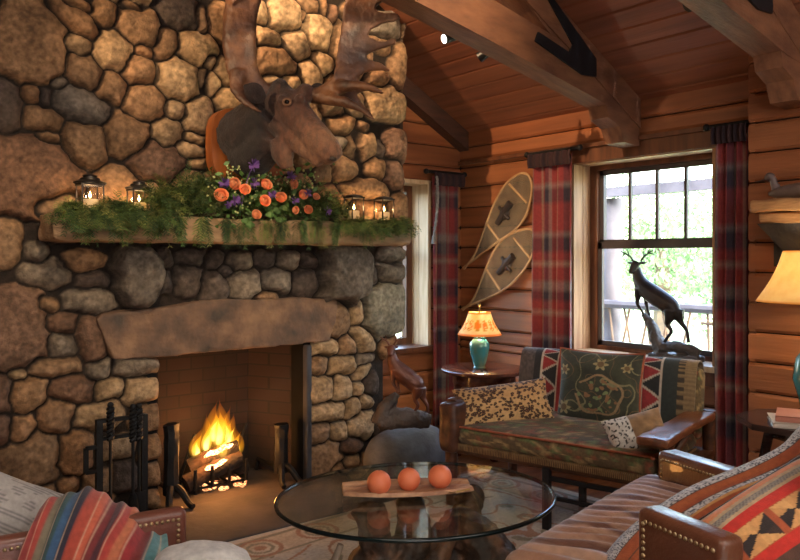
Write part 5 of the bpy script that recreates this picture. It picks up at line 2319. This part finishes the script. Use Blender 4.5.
# ================================================================== RUG
M_rug = mat('rug_wool', G(.85), G(1.1), 60, .95, .3, 250, attr=True)
RGC = Vector((2.31, 2.31, 0))
RGR = math.radians(4.5)
RW, RH = 2.65, 2.3


def rugc(u, v):
    x, y = (u-.5)*RW, (v-.5)*RH
    ex, ey = RW/2-abs(x), RH/2-abs(y)
    e = min(ex, ey)
    be, ru, ol, gr = C(196, 182, 162), C(160, 122, 100), C(138, 130, 112), C(170, 166, 162)
    n = nz(x*6, y*6, 1)
    if e < .05:
        return be
    if e < .30:
        s = (x if ey < ex else y)
        a = (s % .34)/.34-.5
        d = math.hypot(a*.34, e-.175)
        if abs(d-.10) < .012 or abs(d-.06) < .009:
            return ru if d > .08 else ol
        if d < .03:
            return ru
        if abs(e-.28) < .012 or abs(e-.07) < .012:
            return ol
        return lerp3(be, C(170, 146, 120), .5+n)
    a, b = nz(x*5, y*5, 4), nz(x*9, y*9, 8)
    if abs(a) < .05:
        return ru
    if b > .34:
        return ol
    return lerp3(be, gr, .5+n)


rug = MB()
cr_, sr_ = math.cos(RGR), math.sin(RGR)


def rugp(u, v):
    x, y = (u-.5)*RW, (v-.5)*RH
    return RGC+Vector((x*cr_-y*sr_, x*sr_+y*cr_, .012))


rug.grid(rugp, 300, 260, col=rugc, th=.010)
tag(rug.build('area_rug', M_rug, None, 0), 'beige patterned wool rug under the glass coffee table', 'rug')

# ================================================================== COFFEE TABLE
CTX, CTY, CTZ = 1.945, 2.335, .45
ct = thing('coffee_table', (CTX, CTY, .013), 'oval glass coffee table on a gnarled driftwood root base', 'coffee table')
M_gt = glass_mat('table_glass', (.90, .96, .93, 1), 1.5)
M_ge = mat('table_glass_edge', C(16, 32, 32), C(10, 22, 24), 3, .12, spec=.4)
PHI = math.radians(18)
ax = (RGT*math.cos(PHI)+FWD*math.sin(PHI))
ay = (FWD*math.cos(PHI)-RGT*math.sin(PHI))
AA, AB = .565, .475
n = 72


def rimp(k, r=1, z=0):
    a = 2*PI*k/n
    return Vector((CTX, CTY, CTZ+z))+ax*(AA*r*math.cos(a))+ay*(AB*r*math.sin(a))


m = MB()
top = [rimp(k, .992, .0) for k in range(n)]
m.add(top, [tuple(range(n))])
m.add([p-UP*.016 for p in top], [tuple(range(n-1, -1, -1))])
m.build('glass_top', M_gt, ct, 0)
m = MB()
m.tube([rimp(k, .996, -.008) for k in range(n+1)], .0085, 10, cap=False)
m.build('glass_edge', M_ge, ct, 60)
M_root = mat('driftwood_root', C(128, 86, 60), C(32, 26, 23), 9, .65, 1.0, 40, c3=C(66, 48, 38), lo=.3, hi=.7)
M_root2 = mat('pale_driftwood', C(160, 140, 124), C(110, 92, 80), 7, .75, .7, 34)
rnd = random.Random(12)
m = MB()


def lump(pts, R, n_=16):
    m.tube([Vector((CTX, CTY, 0))+RGT*a+FWD*b+UP*c for a, b, c in pts], R, 12, n=n_)


lump([(-.26, .02, .0), (-.24, .0, .12), (-.16, -.04, .24), (-.20, -.06, .42)], [.13, .09, .075, .06])
lump([(.30, -.12, .0), (.31, -.10, .14), (.24, -.06, .27), (.15, -.02, .30), (.05, .0, .22)], [.11, .125, .11, .08, .07])
lump([(.20, .12, .30), (.22, .16, .36), (.20, .18, .425)], [.08, .07, .06])
lump([(.05, -.12, .0), (.10, -.15, .12), (.04, -.08, .22), (-.10, .0, .22), (-.2, .04, .2)], [.10, .08, .07, .07, .07])
lump([(-.02, .2, .0), (.0, .16, .2), (-.03, .12, .43)], [.11, .08, .05])
lump([(.12, -.22, .0), (.18, -.22, .10), (.24, -.18, .22)], [.07, .06, .05])
lump([(-.30, .0, .03), (-.20, -.22, .06), (.0, -.30, .05), (.16, -.28, .03)], [.05, .05, .045, .03])
lump([(-.06, -.2, .0), (-.02, -.22, .14), (.08, -.16, .26), (.12, -.08, .34)], [.05, .045, .04, .03])
lump([(.34, .05, .0), (.33, .1, .12), (.26, .14, .26)], [.07, .06, .05])
lump([(-.10, -.18, .0), (-.13, -.12, .14), (-.2, -.04, .22)], [.06, .045, .05])
m.displace(.035, 7).displace(.02, 17)
m.v = [(x, y, max(.014, min(z, CTZ-.018))) for x, y, z in m.v]
rb = m.build('root_base', M_root, ct)
remesh(rb, .012, 1)
rough(rb, .016, 14, .010, 34)
m = MB()
for pts, R, in (([(-.30, -.12, .02), (-.34, -.14, .16), (-.30, -.13, .3)], [.035, .028, .012]), ([(-.02, -.26, .02), (.02, -.28, .12), (-.01, -.25, .22)], [.04, .03, .014]),
               ([(.14, -.26, .02), (.10, -.3, .10), (.16, -.3, .17)], [.03, .022, .01])):
    m = MB()
    lump(pts, R, 12)
    m.displace(.012, 14)
    m.v = [(x, y, max(.014, z)) for x, y, z in m.v]
    tag(m.build('root_branch', M_root2, ct), 'pale weathered root tip')

# tray and three orange candles
M_tray = mat('pale_driftwood_tray', C(196, 148, 108), C(148, 100, 70), 5, .5, .5, 26, stretch=(1.2, 6, 4))
A, B = at(343, 494, 3.0), at(470, 482, 3.06)
A.z = B.z = CTZ+.002
d = (B-A).normalized()
s = Vector((-d.y, d.x, 0))
LN_ = (B-A).length
tr = MB()


def trayfn(u, v):
    w_ = .105*(.22+.78*math.sin(PI*min(1, max(0, .10+u*.84)))**.6)
    y = (v-.5)*2*w_
    bow = .025*math.sin(u*PI)
    z = .016+.012*abs(v-.5)*2+.010*(1-math.sin(u*PI))+.003*math.sin(v*22+u*3)
    return A+d*(u*LN_)+s*(y+bow)+UP*z


tr.grid(trayfn, 50, 18, th=.016)
tr.v = [(x, y, max(z, CTZ+.0015)) for x, y, z in tr.v]
tag(tr.build('driftwood_tray', M_tray, None, 50), 'long leaf-shaped driftwood tray on the glass coffee table', 'tray')
M_or = mat('orange_wax', C(240, 136, 92), C(226, 112, 72), 7, .45, .15, 30, transl=.1)
for px, py, t, r, lab in ((379, 481, 2.97, .0475, 'orange ball candle at the left end of the driftwood tray'), (409, 477, 3.02, .0455, 'orange ball candle in the middle of the driftwood tray'),
                          (440, 472, 3.05, .0475, 'orange ball candle at the right end of the driftwood tray')):
    c = at(px, py, t)
    c.z = CTZ+.019+r
    t_ = thing('ball_candle', (c.x, c.y, c.z-r), lab, 'candle', group=None)
    MB().lathe([(r*.35, -r*.985)]+[(r*math.sin(a), -r*math.cos(a)) for a in [.42+2.55*k/17 for k in range(18)]]+[(r*.12, r*.97), (0, r*.955)], c, 26).build('wax', M_or, t_)
    MB().tube([c+UP*r*.95, c+UP*(r+.007)], .0012, 5).build('wick', M_wick, t_)
M_gold = mat('gold_metal', C(196, 160, 90), C(170, 130, 70), 9, .3, metal=.8)
c = at(455, 479, 2.98)
c.z = CTZ+.026
m = MB()
m.tube([c, c+d*.03-s*.0+UP*.004, c+d*.06+UP*.010], [.003, .0028, .0028], 6)
m.lathe([(.0, 0), (.014, .001), (.019, .006), (.017, .006), (.012, .003), (0, .003)], c-d*.012-UP*.001, 14)
tag(m.build('candle_snuffer', M_gold, None, 50), 'small brass spoon at the right end of the tray', 'spoon')

# ================================================================== LEATHER ARMCHAIR, RIGHT FOREGROUND
M_lea = mat('brown_leather', C(116, 70, 48), C(82, 48, 36), 5, .32, .2, 90, coat=.15, lo=.3, hi=.7)
M_lea2 = mat('tan_leather', C(166, 104, 62), C(136, 82, 50), 5, .35, .2, 90, coat=.15, lo=.3, hi=.7)
M_lea3 = mat('chestnut_leather', C(132, 80, 62), C(104, 60, 48), 5, .35, .2, 90, coat=.15, lo=.3, hi=.7)
M_nail = mat('brass_nailhead', C(200, 176, 136), C(160, 136, 100), 9, .3, metal=.85)
M_strip = mat('striped_cushion', G(.85), G(1.08), 30, .55, .2, 80, attr=True, sheen=.2)


def nails(mb, pts, step, r, nrm):
    """domed studs along a polyline"""
    nrm = Vector(nrm).normalized()
    acc = 0
    for a, b in zip(pts, pts[1:]):
        a, b = Vector(a), Vector(b)
        L_ = (b-a).length
        s_ = acc
        while s_ < L_:
            p = a+(b-a)*(s_/L_)
            mb.lathe([(r, 0), (r*.9, r*.35), (r*.5, r*.62), (0, r*.7)], p, 8, axis=nrm)
            s_ += step
        acc = s_-L_


ex = Vector((.978, -.21, 0))
ey = Vector((.21, .978, 0))
F1 = Vector((1.66, 1.60, 0))
CM = Matrix(((ex.x, ey.x, 0, F1.x), (ex.y, ey.y, 0, F1.y), (0, 0, 1, 0), (0, 0, 0, 1)))
# local: x along the seat front (0..1.15), y forward (0 at the front edge, negative to the back)
RZC = math.atan2(ex.y, ex.x)


def cw(x, y, z):
    return CM @ Vector((x, y, z))


# front edge runs F1 -> F2 in the picture; fit the chair's own frame to it
F2 = Vector((2.78, 1.84, 0))
ex = (F2-F1).normalized()
ey = Vector((-ex.y, ex.x, 0))
CM = Matrix(((ex.x, ey.x, 0, F1.x), (ex.y, ey.y, 0, F1.y), (0, 0, 1, 0), (0, 0, 0, 1)))
RZC = math.atan2(ex.y, ex.x)
WD = (F2-F1).length
ac = thing('leather_armchair', (cw(WD/2, -.4, 0)), 'wide brown leather armchair with nailhead arms in the right foreground', 'armchair', rz=RZC)
m = MB()
m.rbox((WD/2, -.40, .23), (WD-.04, .76, .26), .03, 3)
m.v = [tuple(cw(*v)) for v in m.v]
m.build('seat_base', M_lea, ac, 40)
for x in (.08, WD-.08):
    for y in (-.08, -.76):
        MB().tube([cw(x, y, .0125), cw(x, y, .11)], [.02, .03], 10).build('leg', M_dkwood, ac)
m = MB()


def cush(p, u):
    if u[2] > 0:
        p.z += .025*max(0, 1-u[0]**4)*max(0, 1-u[1]**4)
        p.z += .006*math.sin(p.x*95+6*nz(p.x*3, p.y*5, 2))*max(0, 1-u[1]**6)
    return p


m.rbox((WD/2, -.36, .43), (WD, .74, .15), .05, 4, div=100, fn=cush)
CCOL = [C(164, 124, 98), C(152, 110, 84), C(172, 134, 108), C(104, 66, 48)]
cols = []
for v in m.v:
    a = v[0]*22+1.6*nz(v[0]*3, v[1]*4, 2)
    k = int(math.floor(a)) % 4
    f = a-math.floor(a)
    cols.append(lerp3(CCOL[k], CCOL[(k+1) % 4], max(0, (f-.7)/.3)))
m.c, m.hascol = cols, True
m.v = [tuple(cw(*v)) for v in m.v]
m.build('seat_cushion', M_strip, ac, 60)


def slab_arm(name, Af, Ab, zf, zb, th_, out, parent, mleather, nailface, z0=.12, label=None, rr=.022):
    """arm panel: Af, Ab = top corners (front, back) of the face that is seen; out = direction of thickness."""
    Af, Ab, out = Vector(Af), Vector(Ab), Vector(out).normalized()
    d = (Ab-Af)
    Lh = d.length
    dn = d.normalized()
    bm = bmesh.new()
    prof = [(0, z0), (Lh, z0), (Lh, zb), (0, zf)]
    v0 = [bm.verts.new(Af+dn*a+UP*z) for a, z in prof]
    f_ = bm.faces.new(v0)
    e = bmesh.ops.extrude_face_region(bm, geom=[f_])
    for g in e['geom']:
        if isinstance(g, bmesh.types.BMVert):
            g.co += out*th_
    bmesh.ops.bevel(bm, geom=bm.edges[:], offset=rr, segments=3, affect='EDGES', profile=.5)
    bmesh.ops.recalc_face_normals(bm, faces=bm.faces[:])
    bm.verts.index_update()
    m = MB()
    m.add([v.co.copy() for v in bm.verts], [tuple(v.index for v in f.verts) for f in bm.faces])
    bm.free()
    o = m.build(name, mleather, parent, 50)
    if label:
        o['label'] = label
    nm = MB()
    i = .030
    base = -out*.0005
    p = [Af+dn*i+UP*(z0+.04)+base, Af+dn*i+UP*(zf-i)+base, Ab-dn*.02+UP*(zb-i)+base]
    nails(nm, p, .0165, .0062, -out)
    nm.build('nailhead_trim', M_nail, o, 60)
    return o


def flat(p):
    return Vector((p.x, p.y, 0))


zA = .742
A0 = at(635, 506, (1.4-zA)*FOC/(506-HZ))
A1 = at(741, 549, (1.4-zA+.0)*FOC/(549-HZ))
dA = (flat(A1)-flat(A0)).normalized()
outA = Vector((-dA.y, dA.x, 0))
if outA.dot(ex) < 0:
    outA = -outA
slab_arm('armrest', flat(A0), flat(A0)+dA*.28, zA, zA+.0, .085, outA, ac, M_lea, True, label='near brown leather arm with brass nailheads')
zB = .625
B0 = at(656, 450, (1.4-zB)*FOC/(450-HZ))
B1 = at(748, 481, (1.4-zB)*FOC/(481-HZ))
dB = (flat(B1)-flat(B0)).normalized()
outB = Vector((-dB.y, dB.x, 0))
if outB.dot(ex) < 0:
    outB = -outB
slab_arm('armrest', flat(B0), flat(B0)+dB*.85, zB, zB+.02, .10, outB, ac, M_lea, True, label='far tan leather arm with brass nailheads')
# backrest
m = MB()
m.rbox((WD/2+.08, -.88, .56), (WD-.25, .20, .72), .07, 4)
m.v = [tuple(cw(*v)) for v in m.v]
m.build('backrest', M_lea, ac, 50)

# woven throw across the seat and up the back
def speck(u, v):
    k = nz(u*52, v*44, 3)
    return C(84, 88, 102) if k > .12 else (C(206, 204, 204) if k > -.3 else C(160, 160, 166))


TH_E = [(596, 572, 2.22), (612, 545, 2.28), (640, 519, 2.36), (686, 489, 2.44), (740, 467, 2.48), (778, 448, 2.45), (806, 420, 2.42), (845, 398, 2.4)]
TH_L = [(640, 610, 1.98), (655, 590, 2.02), (680, 560, 2.08), (725, 535, 2.14), (775, 512, 2.18), (815, 485, 2.2), (850, 460, 2.2), (890, 440, 2.2)]
E_ = [at(*q) for q in TH_E]
L_ = [at(*q) for q in TH_L]
Es = cr_spline([tuple(p) for p in E_], 270)
Ls = cr_spline([tuple(p) for p in L_], 270)


def throwfn(u, v):
    i = int(round(u*269))
    a, b = Vector(Es[i]), Vector(Ls[i])
    p = a+(b-a)*v
    bump = .035*math.sin(PI*min(1, v*2.2))+.030*math.exp(-((v-.5)/.10)**2)*min(1, max(0, (u-.3)*5))*max(0, min(1, (.75-u)*5))
    return p+Vector((0, 0, bump))+(-FWD)*.01*math.sin(PI*v)


def throwcol(u, v):
    if v < .27:
        return speck(u*3, v)
    if .27 <= v < .29 or .40 < v < .415:
        return C(84, 62, 52)
    if .415 <= v < .50 and .3 < u < .66:
        return speck(u*3, v)
    if .50 <= v < .53 and .3 < u < .66:
        return C(206, 150, 90)
    return lerp3(C(176, 94, 52), C(150, 72, 44), .5+.8*nz(u*6, v*14, 2))


thr = thing('woven_throw', L_[2], 'rust woven throw with speckled grey border draped over the leather armchair', 'throw')
m = MB()
m.grid(throwfn, 270, 90, col=throwcol, th=-.014)
m.build('cloth', M_cloth, thr, 60)

# kilim pillow, bright red, leaning by the near arm
KP = {'tl': (690, 519, 1.98), 'tr': (806, 446, 2.18), 'bl': (752, 596, 1.80), 'br': (905, 500, 1.96)}
TL, TR, BL, BR = [at(*KP[k]) for k in ('tl', 'tr', 'bl', 'br')]
nK = (TR-TL).cross(BL-TL).normalized()
if nK.dot(FWD) > 0:
    nK = -nK


def kpcol(u, v, s=1):
    """u along the top edge, v downwards"""
    org, gry, tan, red, fld = C(206, 120, 70), C(150, 140, 128), C(190, 160, 124), C(196, 46, 34), C(170, 82, 46)
    w_ = nz(u*120, v*40, 1)*.08
    v2 = v+.004*math.sin(u*200)
    if v2 < .05:
        return C(176, 150, 124)
    if v2 < .13:
        return lerp3(org, C(226, 150, 100), .5+w_*4)
    if v2 < .17:
        return tan
    if v2 < .24:
        return gry if int(u*120+v2*60) % 3 else C(110, 100, 92)
    if v2 < .28:
        return tan
    if v2 < .40:
        return red
    if v2 < .72:
        a = ((u*1.9+.33) % .5)/.5-.5
        b = (v2-.56)/.30
        if abs(b) < .5 and abs(a) < .42:
            if abs(b) > abs(a)*1.15:
                return C(214, 160, 100) if (a*b > 0) else C(206, 150, 92)
            if abs(a) > abs(b)*.9 and abs(b) < .46 and a*b*1 < .02:
                return C(46, 36, 34)
            return C(60, 42, 36) if a > 0 else C(196, 140, 84)
        return fld
    if v2 < .84:
        return red
    return C(88, 58, 46)


kpw = thing('kilim_pillow', (TL+TR+BL+BR)/4-nK*.07, 'bright red and orange kilim pillow with hourglass motifs at the right edge', 'pillow')
m = MB()


def kpf(u, v, s):
    p = (TL*(1-u)+TR*u)*(1-v)+(BL*(1-u)+BR*u)*v
    a, b = u*2-1, v*2-1
    e_ = max(0, (1-abs(a)**2.6)*(1-abs(b)**2.6))**.5
    return p+nK*(.085*e_*s)-nK*.05


m.grid(lambda u, v: kpf(u, v, 1), 120, 110, col=lambda u, v: kpcol(u, v))
m.grid(lambda u, v: kpf(1-u, v, -1), 60, 50, col=lambda u, v: C(150, 84, 54))
m.build('cover', M_cloth, kpw, 70)
rim = [kpf(0, 1-i/20, 0) for i in range(21)]+[kpf(i/20, 0, 0) for i in range(1, 21)]+[kpf(1, i/20, 0) for i in range(1, 21)]
MB().tube(rim, .008, 8).build('piping', M_leath, kpw)

# ================================================================== LEATHER SOFA, LEFT FOREGROUND
zS = .62
S1 = at(188, 508, (1.4-zS)*FOC/(508-HZ))
S0 = at(-6, 541, (1.4-zS)*FOC/(541-HZ))
dS = (flat(S0)-flat(S1)).normalized()
outS = Vector((dS.y, -dS.x, 0))
if outS.y < 0:
    outS = -outS
so = thing('leather_sofa', flat(S1)*.5+flat(S0)*.5-outS*.5, 'brown leather sofa with nailhead arm in the left foreground', 'sofa')
slab_arm('armrest', flat(S1), flat(S1)+dS*.80, zS, zS+.0, .06, outS, so, M_lea3, True, label='leather arm edged with brass nailheads')
RS = Matrix(((-dS.x, outS.x, 0), (-dS.y, outS.y, 0), (0, 0, 1)))
# local frame of the sofa: +x towards its front, +y away from the camera; origin at the arm's front corner
SO0 = flat(S1)


def sw(x, y, z):
    return SO0+RS @ Vector((x, y, 0))+UP*z


def sbox(name, lo, hi, r, mtl, n=3, **k):
    m = MB()
    m.rbox([(a+b)/2 for a, b in zip(lo, hi)], [b-a for a, b in zip(lo, hi)], r, n, **k)
    m.v = [tuple(sw(*v)) for v in m.v]
    return m.build(name, mtl, so, 50)


sbox('arm_padding', (-.78, .055, .10), (-.03, .26, .53), .06, M_lea)
sbox('seat_base', (-.78, -1.30, .10), (-.03, -.005, .32), .03, M_lea)
sbox('seat_cushion', (-.62, -1.30, .32), (.0, -.006, .44), .045, M_lea2, crown=(0, 0, .02))
sbox('backrest', (-.98, -1.5, .10), (-.80, .2, .84), .06, M_lea)
sbox('armrest', (-.80, -1.5, .12), (0, -1.31, .62), .04, M_lea2)
for x in (-.08, -.9):
    for y in (.1, -1.4):
        MB().tube([sw(x, y, 0), sw(x, y, .13)], [.02, .03], 10).build('leg', M_dkwood, so)

# striped serape blanket over the arm
SB = [C(150, 60, 56), C(176, 70, 60), C(120, 110, 90), C(60, 84, 84), C(58, 88, 120), C(48, 44, 56), C(172, 72, 54), C(196, 96, 70), C(120, 46, 46), C(78, 42, 48), C(170, 60, 52), C(190, 110, 76), C(150, 44, 46), C(120, 46, 44), C(84, 130, 134), C(100, 146, 148)]
def pt(px):
    return 2.115+(px+6)/194*.245


rows = [
    [(46, 520, .16), (82, 508, .16), (112, 512, .16), (140, 525, .14), (166, 534, .12)],
    [(42, 506, .06), (78, 489, .08), (112, 497, .08), (140, 514, .06), (166, 533, .03)],
    [(33, 522, -.03), (68, 503, -.01), (104, 511, -.02), (136, 527, -.03), (168, 545, -.05)],
    [(24, 545, -.05), (54, 538, -.07), (88, 543, -.09), (122, 551, -.11), (168, 560, -.15)],
    [(14, 575, -.06), (42, 575, -.09), (74, 580, -.11), (110, 585, -.14), (160, 580, -.18)],
    [(8, 600, -.06), (34, 605, -.09), (64, 610, -.12), (102, 615, -.15), (150, 605, -.20)]]
rows = [[(a, b, pt(a)+c) for a, b, c in r] for r in rows]
RR = [cr_spline([tuple(at(*q)) for q in r_], 90) for r_ in rows]
CC = [cr_spline([RR[j][i] for j in range(len(rows))], 50) for i in range(90)]


def serape(u, v):
    p = Vector(CC[int(round(u*89))][int(round(v*49))])
    return p+Vector((0, 0, .008*math.sin(u*20+2*v)+.006*math.sin(u*47-v*5)))


def serc(u, v):
    a = u*15.99
    k = int(a)
    f = a-k
    c = lerp3(SB[k], SB[min(k+1, 15)], max(0, (f-.75)*4))
    if f < .10:
        c = lerp3(c, C(206, 170, 140), .6)
    return c


sr = thing('serape_blanket', at(100, 560, 2.2), 'striped red and teal blanket draped over the arm of the left sofa', 'blanket')
m = MB()
m.grid(serape, 90, 50, col=serc, th=-.012)
m.build('cloth', M_cloth, sr, 60)
# cushions
def linen(u, v, s):
    k = (v*26+.6*nz(u*4, v*4, 1)) % 1
    return C(176, 168, 160) if k > .3 else C(128, 122, 118)


c = at(-15, 520, 2.30)
pillow('linen_pillow', (c.x, c.y, c.z), basis(RGT*.85-UP*.45+FWD*.3, FWD*.72+UP*.62-RGT*.1), .36, .34, .13, linen, 'grey striped linen pillow at the far left resting on the sofa arm')
c = at(200, 592, 2.0)
pillow('white_pillow', (c.x, c.y, c.z), basis(RGT*.95-UP*.06+FWD*.2, FWD*.85+UP*.35), .24, .28, .15, lambda u, v, s: lerp3(C(206, 202, 196), C(190, 186, 182), .5+nz(u*9, v*9, 1)), 'white rounded pillow on the left sofa seat below the blanket', pinch=-.25)
